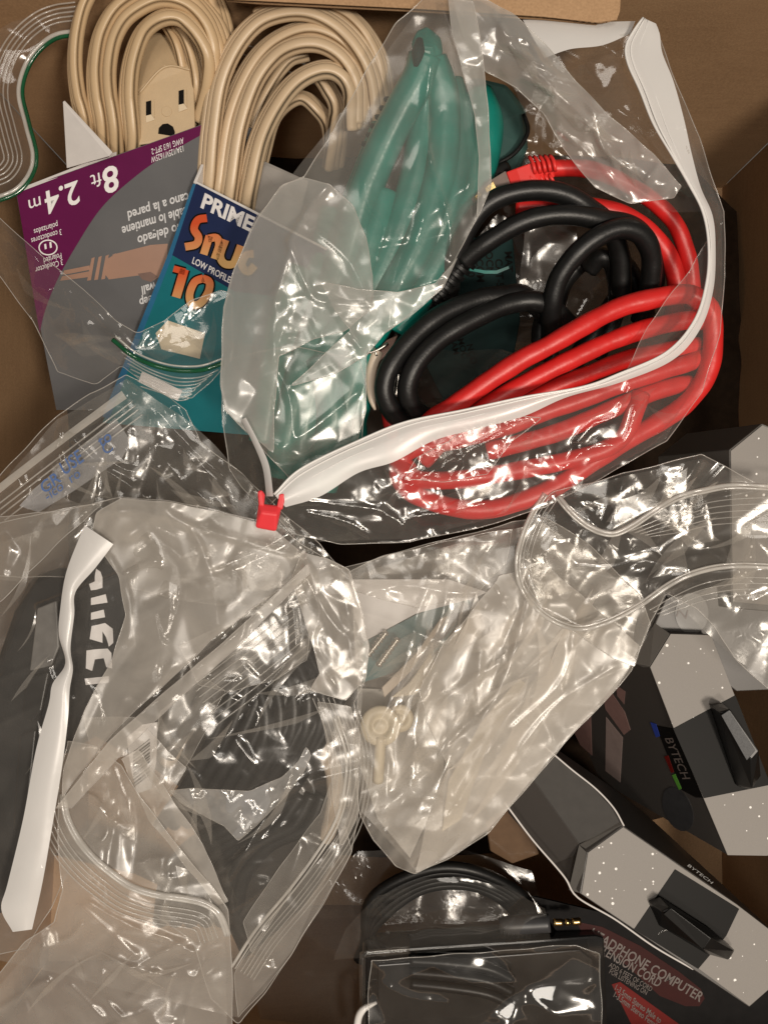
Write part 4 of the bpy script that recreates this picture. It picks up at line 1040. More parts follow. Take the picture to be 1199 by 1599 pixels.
# ================================================================== bag with the white zip band, right of centre
zb = thing('zip_bag', 'large clear zip bag with a white closure band and red slider, full of cables', 'zip bag', (780, 620, 0), 'clear plastic bags')
fo, s1 = sheet('front_film', zb, [(425, 798, 96), (455, 832, 76), (530, 850, 62), (640, 846, 56), (740, 826, 56), (850, 792, 58), (940, 746, 60), (1040, 688, 64), (1096, 612, 70), (1124, 520, 78), (1132, 430, 84),
      (1130, 330, 92), (1092, 215, 100), (1046, 105, 106), (1024, 42, 110), (1004, 50, 110), (1006, 110, 108), (1042, 200, 106), (1086, 280, 106), (1108, 340, 108), (1110, 430, 108), (1088, 505, 108), (1040, 560, 108), (960, 592, 108), (880, 612, 108), (780, 640, 108), (690, 664, 108), (600, 692, 108), (520, 726, 108), (460, 765, 106)], M['film_low'],
      feats=[[(470, 810, 84), (600, 815, 78), (740, 790, 74), (880, 740, 76), (1010, 660, 82), (1080, 560, 92)], [(560, 760, 92), (700, 740, 86), (860, 700, 84), (980, 640, 92)]],
      ridges=[(7, 3, [(640, 760), (700, 720), (760, 690), (830, 650)]), (6, 3, [(634, 748), (700, 752), (760, 744)]), (7, 3, [(780, 712), (800, 690), (790, 660), (828, 652)]), (6, 3, [(900, 690), (930, 660), (960, 650), (985, 600)]),
              (6, 3, [(880, 730), (920, 700), (975, 690), (992, 640)]), (5, 3, [(450, 780), (560, 792), (600, 800), (640, 830)]), (5, 3, [(480, 800), (540, 815), (580, 838)]), (5, 3, [(620, 836), (640, 810), (700, 800), (760, 786)]),
              (6, 3, [(700, 752), (724, 730), (716, 700)]), (6, 3, [(1040, 150), (1062, 200), (1078, 250), (1092, 300)])],
      noise=((60, 7), (27, 4.2, 0.4, 1.5), (13, 1.9)), calm=0.15, seed=11, g=3.2, edge=(0.75, M['bead']))
sheet('back_film', zb, [(352, 600, 10), (346, 660, 0), (358, 730, 10), (400, 790, 50), (470, 846, 40), (640, 842, 26), (850, 788, 28), (1040, 684, 34), (1126, 520, 30), (1128, 330, 20), (1010, 60, -6), (860, 120, -30), (780, 330, -100), (600, 540, -120), (420, 560, -60)], M['film'],
      feats=[[(700, 500, -150), (900, 500, -150), (960, 400, -140)]], noise=((80, 8), (30, 3)), seed=12, g=6)
sheet('inner_fold', zb, [(1106, 372, 100), (1078, 420, 84), (1052, 452, 80), (1012, 510, 78), (970, 592, 98), (1040, 560, 106), (1090, 505, 106), (1110, 430, 106)], M['film_mid'],
      ridges=[(6, 3, [(1068, 490), (1066, 520), (1072, 540)])], noise=((40, 3), (15, 1)), seed=13, g=3.5, edge=(0.65, M['bead']), round_=False)
sheet('folded_corner', zb, [(700, 690, 100), (742, 655, 104), (780, 648, 106), (846, 652, 100), (800, 690, 96), (760, 740, 90), (690, 752, 90), (632, 748, 90), (650, 714, 96)], M['film'],
      ridges=[(6, 3, [(650, 745), (690, 710), (760, 690)]), (5, 3, [(700, 750), (730, 705), (820, 655)])], noise=((22, 4), (12, 2)), seed=14, g=3, edge=(0.8, M['bead']), dz=6)
sheet('left_film', zb, [(352, 560, 30), (346, 640, 30), (357, 730, 40), (380, 764, 60), (412, 796, 96), (440, 770, 104), (520, 722, 104), (566, 690, 100), (572, 600, 80), (560, 560, 60), (450, 540, 40)], M['film'],
      ridges=[(6, 3, [(365, 640), (392, 700), (405, 760)]), (6, 3, [(380, 690), (372, 640)])], noise=((60, 4), (24, 1)), soft=2, seed=15, g=4, edge=(0.75, M['bead']))
sheet('rear_film', zb, [(840, 86, 70), (900, 70, 84), (985, 48, 104), (985, 100, 96), (1010, 170, 94), (1060, 255, 94), (1100, 330, 90), (1050, 330, 60), (960, 280, 40), (880, 250, 30), (830, 200, 40), (800, 130, 50)], M['film'],
      ridges=[(5, 3, [(850, 122), (930, 150), (1000, 200), (1040, 250)])], noise=((50, 5), (20, 1.6)), seed=16, g=4)
# the white closure band, wide, twisting
up_e = [(428, 772), (470, 732), (560, 688), (633, 659), (725, 640), (817, 620), (909, 604), (965, 584), (1040, 550), (1084, 500), (1103, 440), (1106, 380), (1097, 330), (1076, 288), (1048, 240), (1020, 192), (999, 140), (981, 100), (977, 72), (990, 46), (1004, 27)]
lo_e = [(446, 792), (500, 775), (560, 738), (615, 721), (677, 688), (743, 670), (817, 650), (885, 620), (968, 597), (1050, 562), (1094, 512), (1114, 450), (1117, 380), (1112, 334), (1094, 292), (1080, 240), (1067, 182), (1051, 125), (1034, 82), (1030, 52), (1024, 36)]
def ribbon(name, parent, e1, e2, h1, h2, mat, nv=7, curl=0.0, label=None, step=6):
    a = spline([(x, y, h1 if not hasattr(h1, '__len__') else h1[i]) for i, (x, y) in enumerate(e1)], step); b = spline([(x, y, h2 if not hasattr(h2, '__len__') else h2[i]) for i, (x, y) in enumerate(e2)], step)
    n = max(len(a), len(b)); ta = np.linspace(0, 1, len(a)); tb = np.linspace(0, 1, len(b)); t = np.linspace(0, 1, n)
    A = np.stack([np.interp(t, ta, a[:, k]) for k in range(3)], 1); B = np.stack([np.interp(t, tb, b[:, k]) for k in range(3)], 1)
    V = []
    for i in range(n):
        for j in range(nv):
            u = j / (nv - 1); p = A[i] * (1 - u) + B[i] * u
            hh = p[2] + curl * math.sin(u * math.pi) + 0.7 * math.sin(i * 0.21 + u * 2)
            V.append(W(p[0], p[1], hh))
    F = [(i * nv + j, i * nv + j + 1, (i + 1) * nv + j + 1, (i + 1) * nv + j) for i in range(n - 1) for j in range(nv - 1)]
    o = mesh(name, V, F, mat, parent, label=label)
    return o, A, B
bo, A, B = ribbon('closure_band', zb, up_e, lo_e, 114, 111, M['zipwhite'], curl=4)
sweep([[tuple(p + (0, 0, 1.2)) for p in A[::2]], [tuple(A[i] * .86 + B[i] * .14 + (0, 0, 2.2)) for i in range(0, len(A), 2)], [tuple(A[i] * .62 + B[i] * .38 + (0, 0, 3.2)) for i in range(0, len(A), 2)]], M['whiteplast'], 'zip_track', bo, r=[2.0, 1.4, 0.7], seg=6)
ribbon('closure_band', zb, [(816, 30), (870, 30), (940, 33), (992, 32)], [(850, 90), (890, 76), (940, 70), (984, 52)], 92, 100, M['zipwhite'], curl=3)
ribbon('closure_band', zb, [(376, 655), (394, 690), (410, 730), (416, 775)], [(384, 652), (404, 690), (420, 726), (427, 775)], 100, 112, M['zipwhite'], curl=2)
# slider
hull('slider', [(404, 786, 116), (440, 790, 116), (431, 830, 112), (399, 824, 112), (404, 786, 96), (440, 790, 96), (431, 830, 92), (399, 824, 92), (408, 800, 122), (432, 803, 122)], M['sliderred'], zb, bev=3)
sd = zb.children[-1]
hull('slider_arm', [(404, 790, 118), (402, 768, 118), (408, 764, 118), (414, 772, 116), (412, 792, 118), (404, 790, 100), (402, 768, 100), (412, 770, 100), (412, 792, 100)], M['sliderred'], sd, bev=2)
hull('slider_arm', [(432, 792, 118), (436, 772, 118), (444, 770, 118), (445, 780, 116), (441, 796, 118), (432, 792, 100), (436, 772, 100), (445, 778, 100), (441, 796, 100)], M['sliderred'], sd, bev=2)

# ================================================================== frosted bag
fr = thing('frosted_bag', 'cloudy frosted poly bag wrapped round the teal cable, standing tall at top centre', 'plastic bag', (560, 400, 0), 'clear plastic bags')
fA, s2 = sheet('front_film', fr, [(662, -4, 132), (700, -10, 138), (738, 0, 132), (750, 60, 124), (758, 130, 116), (764, 220, 108), (768, 290, 100), (742, 345, 98), (716, 392, 98), (690, 448, 96), (640, 490, 94), (600, 520, 92), (572, 556, 92), (570, 640, 86), (556, 700, 80), (500, 745, 80), (455, 752, 80), (400, 690, 80),
       (354, 640, 78), (345, 600, 80), (350, 480, 88), (366, 420, 92), (402, 338, 98), (442, 288, 100), (472, 277, 102), (508, 225, 104), (560, 132, 110), (618, 34, 122)], M['frost'],
       feats=[[(690, 10, 142), (672, 80, 134), (640, 160, 122), (600, 260, 112), (570, 360, 106)], [(716, 60, 128), (728, 160, 116), (734, 280, 108)], [(480, 300, 118), (460, 400, 122), (430, 520, 112), (420, 640, 100)], [(640, 400, 110), (620, 470, 104), (560, 520, 104)]],
       ridges=[(12, 3.5, [(672, 100), (664, 180), (672, 250), (700, 340), (704, 400)]), (9, 3.5, [(700, 10), (740, 110), (752, 170), (730, 300)]), (8, 3, [(570, 280), (575, 320), (600, 350), (586, 400)]),
               (9, 4, [(500, 440), (560, 460), (620, 456), (700, 430)]), (9, 3.5, [(500, 440), (530, 490), (566, 544)]), (8, 3, [(455, 600), (560, 545), (575, 538)]), (7, 3, [(455, 390), (470, 440), (480, 500), (495, 530)]),
               (8, 3, [(426, 640), (430, 560), (450, 480), (458, 400)]), (8, 3, [(426, 560), (452, 620), (458, 680)]), (8, 3, [(352, 650), (400, 680), (440, 700), (470, 715)]), (7, 3, [(440, 700), (500, 660), (560, 610)]), (6, 3, [(640, 330), (660, 310), (656, 360), (626, 440)])],
       noise=((70, 8), (34, 2.8), (12, 0.5)), seed=21, streaks=[(8, -1.1, 0.4, 200, 8, 7)], soft=2, g=3.4, edge=(0.85, M['bead']), calm=0.2)
sheet('back_film', fr, [(662, 0, 60), (738, 4, 60), (766, 290, 10), (716, 400, 0), (600, 525, -20), (566, 690, -50), (455, 745, -60), (350, 640, -50), (350, 480, -40), (440, 292, -10), (560, 140, 20)], M['frost'], noise=((80, 9), (34, 4)), seed=22, g=6)
fm = film('frosted_fold_film', 0.42, col=(0.78, 0.755, 0.72), rough=0.24, bump=0.3, bscale=160, patch=0.3)
sheet('fold', fr, [(470, 277, 116), (515, 287, 118), (552, 322, 118), (572, 370, 116), (582, 430, 114), (580, 480, 112), (540, 515, 112), (490, 530, 112), (436, 556, 108), (428, 640, 98), (426, 706, 92), (380, 668, 88), (350, 640, 86), (344, 600, 88), (349, 480, 98), (366, 420, 104), (402, 338, 110), (440, 288, 112)], fm,
      feats=[[(486, 300, 124), (462, 396, 132), (440, 480, 122), (424, 560, 114)], [(400, 380, 116), (380, 480, 110), (372, 600, 100)]],
      ridges=[(10, 5, [(510, 290), (480, 330), (452, 376)]), (9, 4, [(452, 380), (476, 440), (500, 470), (580, 476)]), (8, 4, [(455, 385), (430, 470), (428, 560)]), (7, 4, [(480, 350), (540, 400), (576, 470)])],
      noise=((52, 9), (24, 4), (12, 1.4)), seed=23, soft=2, g=3.4, edge=(0.75, M['bead']), calm=0.3, dz=12)
sheet('fold', fr, [(500, 440, 120), (560, 452, 120), (620, 456, 118), (680, 442, 114), (714, 402, 110), (692, 450, 110), (640, 492, 106), (600, 520, 104), (572, 556, 102), (520, 585, 106), (454, 602, 108), (500, 560, 110), (548, 515, 114), (520, 480, 116)], fm,
      ridges=[(8, 3, [(565, 545), (545, 520), (510, 480)])], noise=((34, 5), (16, 2)), seed=24, g=3.4, edge=(0.75, M['bead']), dz=10)
sheet('fold', fr, [(700, -6, 140), (738, 2, 138), (750, 60, 132), (758, 130, 124), (764, 220, 116), (768, 290, 108), (745, 340, 104), (748, 250, 110), (742, 180, 114), (722, 110, 124), (706, 50, 132)], fm, noise=((40, 5), (18, 2)), seed=25, g=3.4, edge=(0.75, M['bead']), dz=8)
fn, s3 = sheet('neck', fr, [(706, -8, 130), (760, 0, 128), (800, 20, 126), (850, 66, 122), (900, 126, 118), (950, 180, 114), (1020, 240, 110), (1064, 290, 106), (1052, 308, 100), (985, 318, 96), (930, 292, 96), (880, 232, 98), (850, 180, 100), (806, 136, 104), (760, 112, 108), (732, 80, 116)], fm,
      feats=[[(740, 10, 140), (800, 70, 138), (880, 150, 134), (960, 230, 126), (1020, 280, 116)]],
      ridges=[(9, 3, [(770, 20), (792, 54), (820, 60), (850, 100)]), (8, 3, [(800, 74), (860, 110), (900, 150), (950, 190)]), (8, 3, [(890, 130), (930, 180), (940, 230), (990, 270)]), (9, 3, [(996, 205), (1004, 240), (1030, 250), (1010, 280)]), (7, 3, [(820, 120), (900, 170), (960, 260)]), (7, 3, [(870, 200), (930, 250), (980, 310)])],
      noise=((36, 8), (19, 4), (10, 1.6)), seed=26, streaks=[(6, 0.85, 0.2, 200, 8, 6)], soft=2, g=3.2, edge=(0.75, M['bead']), calm=0.3, dz=4)

# ================================================================== bag with the green zip stripe, upper left
gb = thing('zip_bag', 'clear zip bag with a green closure stripe around both beige cord sleeves, upper left', 'zip bag', (160, 440, -60), 'clear plastic bags')
g1, s4 = sheet('rear_film', gb, [(-30, 60, 20), (20, 34, 20), (70, 16, 20), (124, 6, 20), (128, 60, 10), (84, 62, 4), (48, 96, 0), (36, 146, 0), (56, 220, 0), (50, 270, 0), (20, 306, 4), (-30, 326, 4)], M['film'], noise=((50, 5), (24, 1.5)), seed=31, g=4.5)
zl = [(124, 52), (84, 60), (50, 92), (34, 140), (44, 190), (56, 240), (50, 272), (26, 300), (-20, 318)]
lines('zip_ridge', gb, s4, [offset(zl, d) for d in (22, 29, 36, 43, 50)], 1.3, M['rib'], up=4)
lines('zip_track', gb, s4, [offset(zl, 5)], 3.4, M['zip'], up=5)
lines('green_stripe', gb, s4, [offset(zl, -1)], 3.2, M['zipgreen'], up=4)
lines('zip_ridge', gb, s4, [[(346, 60), (420, 80), (500, 110), (560, 150)], [(346, 74), (420, 98), (490, 130), (556, 170)]], 1.4, M['rib'], up=-40)
g2, s5 = sheet('front_film', gb, [(-30, 312, 20), (30, 368, 26), (80, 410, 30), (130, 452, 34), (180, 500, 36), (215, 520, 34), (256, 500, 28), (300, 468, 24), (346, 452, 24), (362, 460, 24), (362, 560, 30), (330, 596, 32), (300, 622, 34), (268, 622, 34), (228, 600, 34), (190, 570, 30), (150, 600, 10), (90, 580, 0), (50, 500, 0), (0, 430, 4), (-30, 400, 8)], M['film'],
      feats=[[(60, 440, 30), (120, 500, 30), (180, 545, 36)], [(250, 540, 22), (320, 530, 20)]],
      ridges=[(8, 3, [(0, 350), (80, 425), (150, 490), (200, 545)]), (7, 3, [(40, 500), (70, 455), (100, 450), (120, 490)]), (6, 3, [(75, 548), (130, 525), (180, 520), (205, 560)]), (5, 3, [(140, 470), (180, 510), (196, 482), (240, 510)])],
      noise=((50, 7), (26, 4.6), (12, 1.6)), seed=32, g=3.6, edge=(0.65, M['bead']), calm=0.1)
gz = [(176, 530), (212, 558), (262, 576), (312, 578), (350, 566)]
lines('zip_track', gb, s5, [offset(gz, -7)], 1.6, M['zip'], up=3)
lines('green_stripe', gb, s5, [gz], 3.6, M['zipgreen'], up=4)
lines('zip_ridge', gb, s5, [[(184 + 5 * k, 540 + 9 * k), (222 + 5 * k, 566 + 7 * k), (272 + 1 * k, 583 + 6 * k), (316 - 3 * k, 583 + 5.5 * k), (350 - 9 * k, 570 + 7 * k)] for k in range(1, 8)], 1.2, M['rib'], up=3)

# ================================================================== bag with blue printing, left
ab = thing('zip_bag', 'clear crumpled zip bag printed with faded blue lettering, at the left edge', 'zip bag', (180, 720, -20), 'clear plastic bags')
a1, s6 = sheet('front_film', ab, [(-40, 790, 40), (0, 742, 50), (40, 700, 54), (90, 648, 60), (140, 614, 64), (197, 586, 70), (240, 604, 66), (290, 640, 60), (312, 690, 56), (380, 740, 54), (440, 800, 50), (500, 850, 46), (540, 900, 30), (460, 950, 30), (300, 940, 40), (120, 900, 40), (-40, 900, 30)], M['film'],
      feats=[[(0, 770, 58), (100, 690, 66), (195, 612, 74)], [(210, 620, 74), (260, 700, 66), (340, 790, 62), (420, 860, 56)]],
      ridges=[(9, 3, [(98, 645), (104, 672), (130, 700), (160, 730), (200, 756), (225, 775)]), (8, 3, [(198, 590), (208, 612), (236, 640), (232, 700), (246, 730)]), (8, 3, [(60, 770), (96, 740), (90, 700), (98, 650)]), (8, 3, [(172, 720), (200, 735), (232, 728), (234, 650)]),
              (7, 3, [(135, 640), (170, 632), (205, 612)]), (7, 3, [(290, 706), (310, 730), (302, 760), (330, 790)]), (7, 3, [(98, 780), (108, 750), (140, 735), (168, 700)]), (8, 3, [(218, 610), (300, 700), (380, 770), (450, 830)]), (7, 3, [(262, 640), (276, 632), (290, 660)]), (7, 3, [(118, 700), (134, 716), (150, 740), (140, 780)])],
      noise=((50, 7), (26, 5), (12, 2)), seed=41, g=3.2, edge=(0.75, M['bead']), calm=0.35)
sheet('back_film', ab, [(-40, 800, -10), (90, 655, 0), (197, 592, 10), (300, 660, 6), (440, 806, 0), (540, 900, -10), (300, 940, -10), (-40, 900, -20)], M['film_mid'], noise=((50, 7), (26, 4)), seed=42, g=5)
zz = [(-20, 778), (60, 716), (130, 662), (196, 612)]
ribbon('closure_band', ab, [(-20, 770), (60, 708), (130, 655), (190, 610)], [(-20, 786), (60, 722), (132, 668), (198, 622)], [64, 70, 74, 80], [60, 66, 70, 76], film('faded_band', 0.55, rough=0.15, bump=0.1), curl=2)
lines('zip_ridge', ab, s6, [offset(zz, d) for d in (18, 26, 34, 44)], 1.4, M['rib'], up=2)
pt = Plane((0, 790, 58), (190, 640, 66), (120, 800, 54))
panel('print_patch', pt, [(30, 790), (55, 762), (180, 652), (205, 690), (190, 716), (110, 770), (60, 800)], film('hazy_print_patch', 0.35, col=(0.66, 0.66, 0.68), rough=0.2, bump=0.2), ab, thick=0.6)
text(ab, 'GR', pt, (68, 772), (0.80, -0.60), 26, M['blueink'], up=(-0.45, -0.89), lift=14, bold=0.01, name='blue_lettering')
text(ab, 'USE', pt, (100, 743), (0.80, -0.60), 30, M['blueink'], up=(-0.45, -0.89), lift=14, bold=0.01, sx=0.8, name='blue_lettering')
text(ab, 'to', pt, (158, 699), (0.80, -0.60), 26, M['blueink'], up=(-0.45, -0.89), lift=14, bold=0.01, name='blue_lettering')
text(ab, '-ico  ro', pt, (74, 783), (0.80, -0.60), 22, M['blueink'], up=(-0.45, -0.89), lift=12, name='blue_lettering')
text(ab, 'C', pt, (164, 712), (0.80, -0.60), 26, M['blueink'], up=(-0.45, -0.89), lift=12, name='blue_lettering')

# ================================================================== things inside the lower left bag
bp = thing('black_pouch', 'black pouch with big white block letters running downward, beside the white strip', 'pouch', (150, 990, 20))
pp = Plane((150, 880, 48), (210, 900, 44), (130, 1120, 40))
panel('pouch', pp, [(98, 900), (160, 868), (196, 880), (205, 940), (214, 1010), (196, 1080), (168, 1140), (100, 1180), (60, 1120), (92, 1000)], M['blackgloss'], bp, thick=14, bev=4)
bpo = bp.children[-1]
for i, (pl_, ) in enumerate([([(150, 888), (157, 893), (160, 902), (160, 918), (150, 921), (142, 922), (139, 912), (148, 908), (148, 900)],), ([(142, 934), (165, 928), (168, 941), (142, 945)],), ([(142, 957), (162, 952), (164, 964), (142, 968)],),
        ([(143, 978), (164, 973), (176, 982), (177, 1004), (170, 1010), (166, 996), (160, 986), (160, 1004), (140, 998)],), ([(135, 1016), (150, 1014), (168, 1013), (174, 1020), (175, 1044), (166, 1042), (162, 1028), (148, 1030), (144, 1048), (134, 1044)],), ([(132, 1060), (170, 1056), (170, 1066), (134, 1070)],)]):
    panel('white_letter', pp, pl_, M['whiteprint'], bpo, thick=0.4, lift=0.8)
ad = thing('power_adapter', 'black power adapter block among the dark cables, under the lower left bag', 'adapter', (470, 1120, -20))
hull('body', [(420, 960, 20), (500, 940, 24), (524, 1010, 20), (500, 1060, 16), (440, 1050, 20), (420, 960, -80), (500, 940, -80), (520, 1040, -80), (430, 1050, -80)], M['blackgloss'], ad, bev=8)
ribbed(ad, (440, 1050, 10), (416, 1120, 0), 13, 8, 5, M['black'], M['black'])
dk = thing('dark_case', 'dark grey moulded plastic case under the film at the left edge, beside the white strip', 'case', (50, 1150, 0))
hull('shell', [(60, 900, 30), (110, 880, 34), (100, 1060, 40), (70, 1250, 44), (40, 1420, 40), (-40, 1440, 30), (-30, 1100, 30), (20, 960, 26), (50, 900, -60), (80, 1200, -60), (-30, 1400, -60)], M['black'], dk, bev=8)
pd_ = Plane((60, 900, 44), (110, 900, 48), (40, 1400, 56))
panel('inset', pd_, [(58, 950), (88, 938), (92, 1010), (80, 1040), (46, 1048)], M['midgrey'], dk, thick=5, bev=2, lift=2)
panel('inset', pd_, [(40, 1060), (76, 1050), (64, 1110), (50, 1128), (34, 1120)], M['blackgloss'], dk, thick=5, bev=2, lift=1)
panel('inset', pd_, [(30, 1150), (56, 1140), (40, 1290), (20, 1300)], M['blackgloss'], dk, thick=5, bev=2, lift=1)
cb = thing('cable_bundle', 'bundle of dark grey cables seen through milky film, lower left bag', 'cable', (400, 1160, 0))
cbl = []
for k in range(9):
    o = k * 21
    cbl.append(([(250 + o, 1290 - 0.1 * o, -20), (290 + o, 1230, 14), (330 + o, 1160, 30), (362 + o, 1080 + .1 * o, 30), (372 + o, 1010 + .2 * o, 10)], 11))
for k in range(6):
    o = k * 24
    cbl.append(([(250 + o, 1440, -60), (262 + o, 1370, -30), (300 + o, 1320, -10), (360 + o, 1290, 0), (420 + o * .7, 1240, 4)], 12))
for k in range(5):
    o = k * 22
    cbl.append(([(470 - o, 1000 + .4 * o, 24), (500 - o, 1060 + .4 * o, 34), (500 - o, 1130 + .3 * o, 34), (470 - o, 1200, 20)], 11))
sweep([c[0] for c in cbl], M['black'], 'strand', cb, r=[c[1] for c in cbl], seg=10)
sweep([[(250, 1160, 20), (290, 1090, 34), (330, 1030, 34), (420, 990, 20), (470, 1000, 0)], [(262, 1180, 16), (304, 1110, 30), (340, 1060, 30), (410, 1020, 20), (450, 1030, 0)]], M['midgrey'], 'strand', cb, r=13, seg=10)
cc = thing('cable_bundle', 'pale cream cable ends seen through milky film, right of the barcode', 'cable', (310, 1130, 0))
sweep([[(262, 1190, -16), (284, 1140, 6), (300, 1090, 6), (310, 1050, -20)], [(500, 1160, -10), (522, 1210, 6), (520, 1270, -4), (500, 1330, -30)]], M['ivory'], 'strand', cc, r=[14, 14], seg=12)
bl_ = thing('barcode_label', 'small white label with a slanted barcode, under the film of the lower left bag', 'label', (225, 1190, 40))
pbl = Plane((205, 1150, 58), (250, 1140, 58), (212, 1240, 50))
lb = panel('label', pbl, [(198, 1152), (222, 1132), (246, 1128), (244, 1190), (236, 1232), (214, 1240), (204, 1200)], M['whiteprint'], bl_, thick=1.5, smooth=False)
rng = random.Random(3)
x = 0.0
V = []; F = []
while x < 60:
    wd = rng.choice((1.2, 2.0, 3.2)); y0_ = 1166 + x
    a = [(208, y0_ + 8), (234, y0_ - 12), (234, y0_ - 12 + wd), (208, y0_ + 8 + wd)]
    F.append(tuple(range(len(V), len(V) + 4))); V += [pbl.at(p, q, 0.8) for p, q in a]; x += wd + rng.choice((1.6, 2.4, 3.4))
mesh('barcode', V, F, M['hole'], lb, smooth=False)
dp = thing('carton_shade_sheet', 'added dark sheet standing in for carton shade, under the lower left bag', 'pouch', (440, 1350, -60))  # added dark sheet; the shaded carton interior is put into its colour
sheet('film', dp, [(300, 1290, -10), (400, 1240, 10), (500, 1180, 10), (545, 1210, 0), (540, 1320, -10), (470, 1420, -30), (380, 1500, -60), (340, 1420, -40)], solid('carton_shade_brown', (0.030, 0.026, 0.023), 0.25, var=0.4, vscale=40), noise=((70, 10), (30, 5), (14, 1.5)), seed=52, g=5)  # the added shade sheet, not a plastic film
sf = thing('foil_scrap', 'bright crinkled clear cellophane scrap over the dark cables, lower left bag', 'cellophane', (370, 1250, 40))
mfoil = film('bright_cellophane', 0.42, col=(0.88, 0.87, 0.86), rough=0.12, f0=0.16, bump=0.9, bscale=420)
sheet('film', sf, [(264, 1236, 62), (300, 1231, 66), (345, 1234, 66), (390, 1236, 64), (440, 1214, 64), (466, 1188, 66), (478, 1166, 68), (486, 1180, 64), (474, 1206, 60), (440, 1250, 58), (400, 1290, 56), (372, 1314, 54), (350, 1290, 56), (310, 1270, 58), (284, 1256, 60)], mfoil, noise=((26, 6), (13, 3.4), (8, 1.4)), seed=53, g=3, edge=(0.6, M['bead']), dz=8)

# ================================================================== big milky bag, lower left
bb = thing('zip_bag', 'big milky zip bag with a long diagonal fold, filling the lower left', 'zip bag', (300, 1080, 0), 'clear plastic bags')
b1, s7 = sheet('front_film', bb, [(-40, 850, 66), (0, 816, 74), (60, 802, 80), (140, 788, 86), (190, 776, 90), (260, 782, 92), (330, 794, 92), (400, 812, 90), (440, 826, 88), (472, 852, 88), (545, 890, 84), (562, 940, 80), (576, 1010, 78), (570, 1060, 76), (552, 1098, 72), (562, 1150, 66), (558, 1280, 50), (549, 1332, 44), (506, 1408, 36), (455, 1492, 24), (412, 1552, 14), (372, 1600, 6), (330, 1560, 20), (300, 1470, 44), (200, 1400, 60), (120, 1330, 70), (80, 1420, 60), (40, 1480, 56), (-40, 1500, 50)], M['film_low'],
      feats=[[(90, 1250, 92), (250, 1090, 104), (350, 1000, 108), (478, 886, 108)], [(190, 790, 98), (300, 880, 100), (420, 920, 100)], [(150, 900, 90), (180, 1000, 90), (140, 1150, 88)], [(300, 1200, 76), (420, 1140, 84), (520, 1060, 88)], [(380, 1400, 50), (460, 1300, 60), (500, 1200, 70)]],
      ridges=[(9, 4, [(90, 1250), (180, 1150), (260, 1084), (350, 1008), (478, 886)]), (6, 4, [(80, 1240), (170, 1140), (250, 1072), (340, 992), (440, 910)]), (7, 3, [(240, 960), (248, 995), (262, 1010), (282, 1004)]), (7, 3, [(330, 1000), (300, 1020), (320, 1060), (370, 1064)]), (7, 3, [(470, 860), (476, 900), (500, 950), (488, 1010), (530, 1080)]),
              (7, 3, [(360, 1090), (400, 1110), (402, 1130), (392, 1140)]), (7, 3, [(470, 1080), (440, 1110), (484, 1090)]), (6, 3, [(380, 1040), (410, 1070), (446, 1086)]), (7, 3, [(330, 1390), (340, 1360), (400, 1320), (440, 1290)]), (6, 3, [(300, 1440), (360, 1420), (420, 1380)]), (6, 3, [(0, 1060), (80, 1030), (130, 1010), (190, 1010)]),
              (7, 3, [(74, 1030), (80, 1060), (110, 1090)]), (6, 3, [(0, 1130), (40, 1110), (84, 1090)]), (6, 3, [(120, 1050), (150, 1090), (160, 1140)])],
      noise=((80, 9), (38, 3.8), (15, .6)), seed=61, streaks=[(16, -0.85, 0.4, 240, 12, 9), (10, 0.9, 0.7, 120, 6, 6)], soft=2, g=3.3, edge=(0.85, M['bead']), calm=0.15)
sheet('fold', bb, [(190, 778, 96), (260, 784, 98), (340, 798, 98), (420, 822, 96), (470, 862, 94), (476, 892, 98), (410, 940, 104), (330, 1000, 106), (250, 1076, 104), (180, 1140, 100), (120, 1214, 96), (98, 1245, 94), (100, 1200, 94), (130, 1110, 94), (176, 1030, 96), (196, 960, 96), (186, 900, 96), (160, 862, 96), (140, 836, 94), (150, 800, 94)], M['film_milk'],
      ridges=[(8, 3, [(240, 786), (300, 830), (330, 900)]), (7, 3, [(170, 870), (200, 930), (200, 1000)]), (6, 3, [(360, 880), (380, 920), (350, 950)]), (7, 3, [(150, 800), (230, 800), (330, 830), (470, 870)])],
      noise=((60, 8), (30, 2.6), (13, .5)), seed=62, streaks=[(10, -0.8, 0.5, 180, 8, 8)], soft=3, g=3.5, edge=(0.65, M['bead']), dz=6, calm=0.2)
sheet('fold', bb, [(470, 862, 96), (510, 872, 94), (545, 890, 92), (562, 940, 88), (576, 1010, 86), (570, 1060, 84), (540, 1094, 84), (508, 1086, 88), (484, 1078, 90), (500, 1052, 92), (486, 1000, 96), (470, 950, 98), (456, 905, 98)], M['film_milk'],
      ridges=[(7, 3, [(480, 880), (510, 960), (560, 1010)]), (7, 3, [(500, 1000), (540, 1040), (568, 1050)]), (6, 3, [(530, 900), (540, 960), (520, 1010)])], noise=((46, 7), (24, 2.6), (12, .5)), seed=63, streaks=[(7, 1.1, 0.4, 140, 8, 7)], soft=3, g=3.5, edge=(0.75, M['bead']), dz=6)
sheet('fold', bb, [(88, 1262, 96), (170, 1158, 104), (256, 1082, 110), (350, 1002, 114), (480, 882, 114), (484, 894, 114), (372, 1010, 114), (276, 1094, 110), (196, 1172, 104), (112, 1262, 98)], M['film_milk'], noise=((60, 3), (20, 1)), seed=66, g=3, edge=(0.6, M['bead']), dz=14, wob=0.6)
sheet('fold', bb, [(-40, 812, 76), (0, 806, 80), (90, 798, 84), (160, 786, 88), (110, 830, 84), (60, 880, 78), (0, 940, 70), (-40, 960, 66)], M['film_mid'], noise=((50, 6), (22, 2)), seed=64, g=4, edge=(0.65, M['bead']), dz=4)
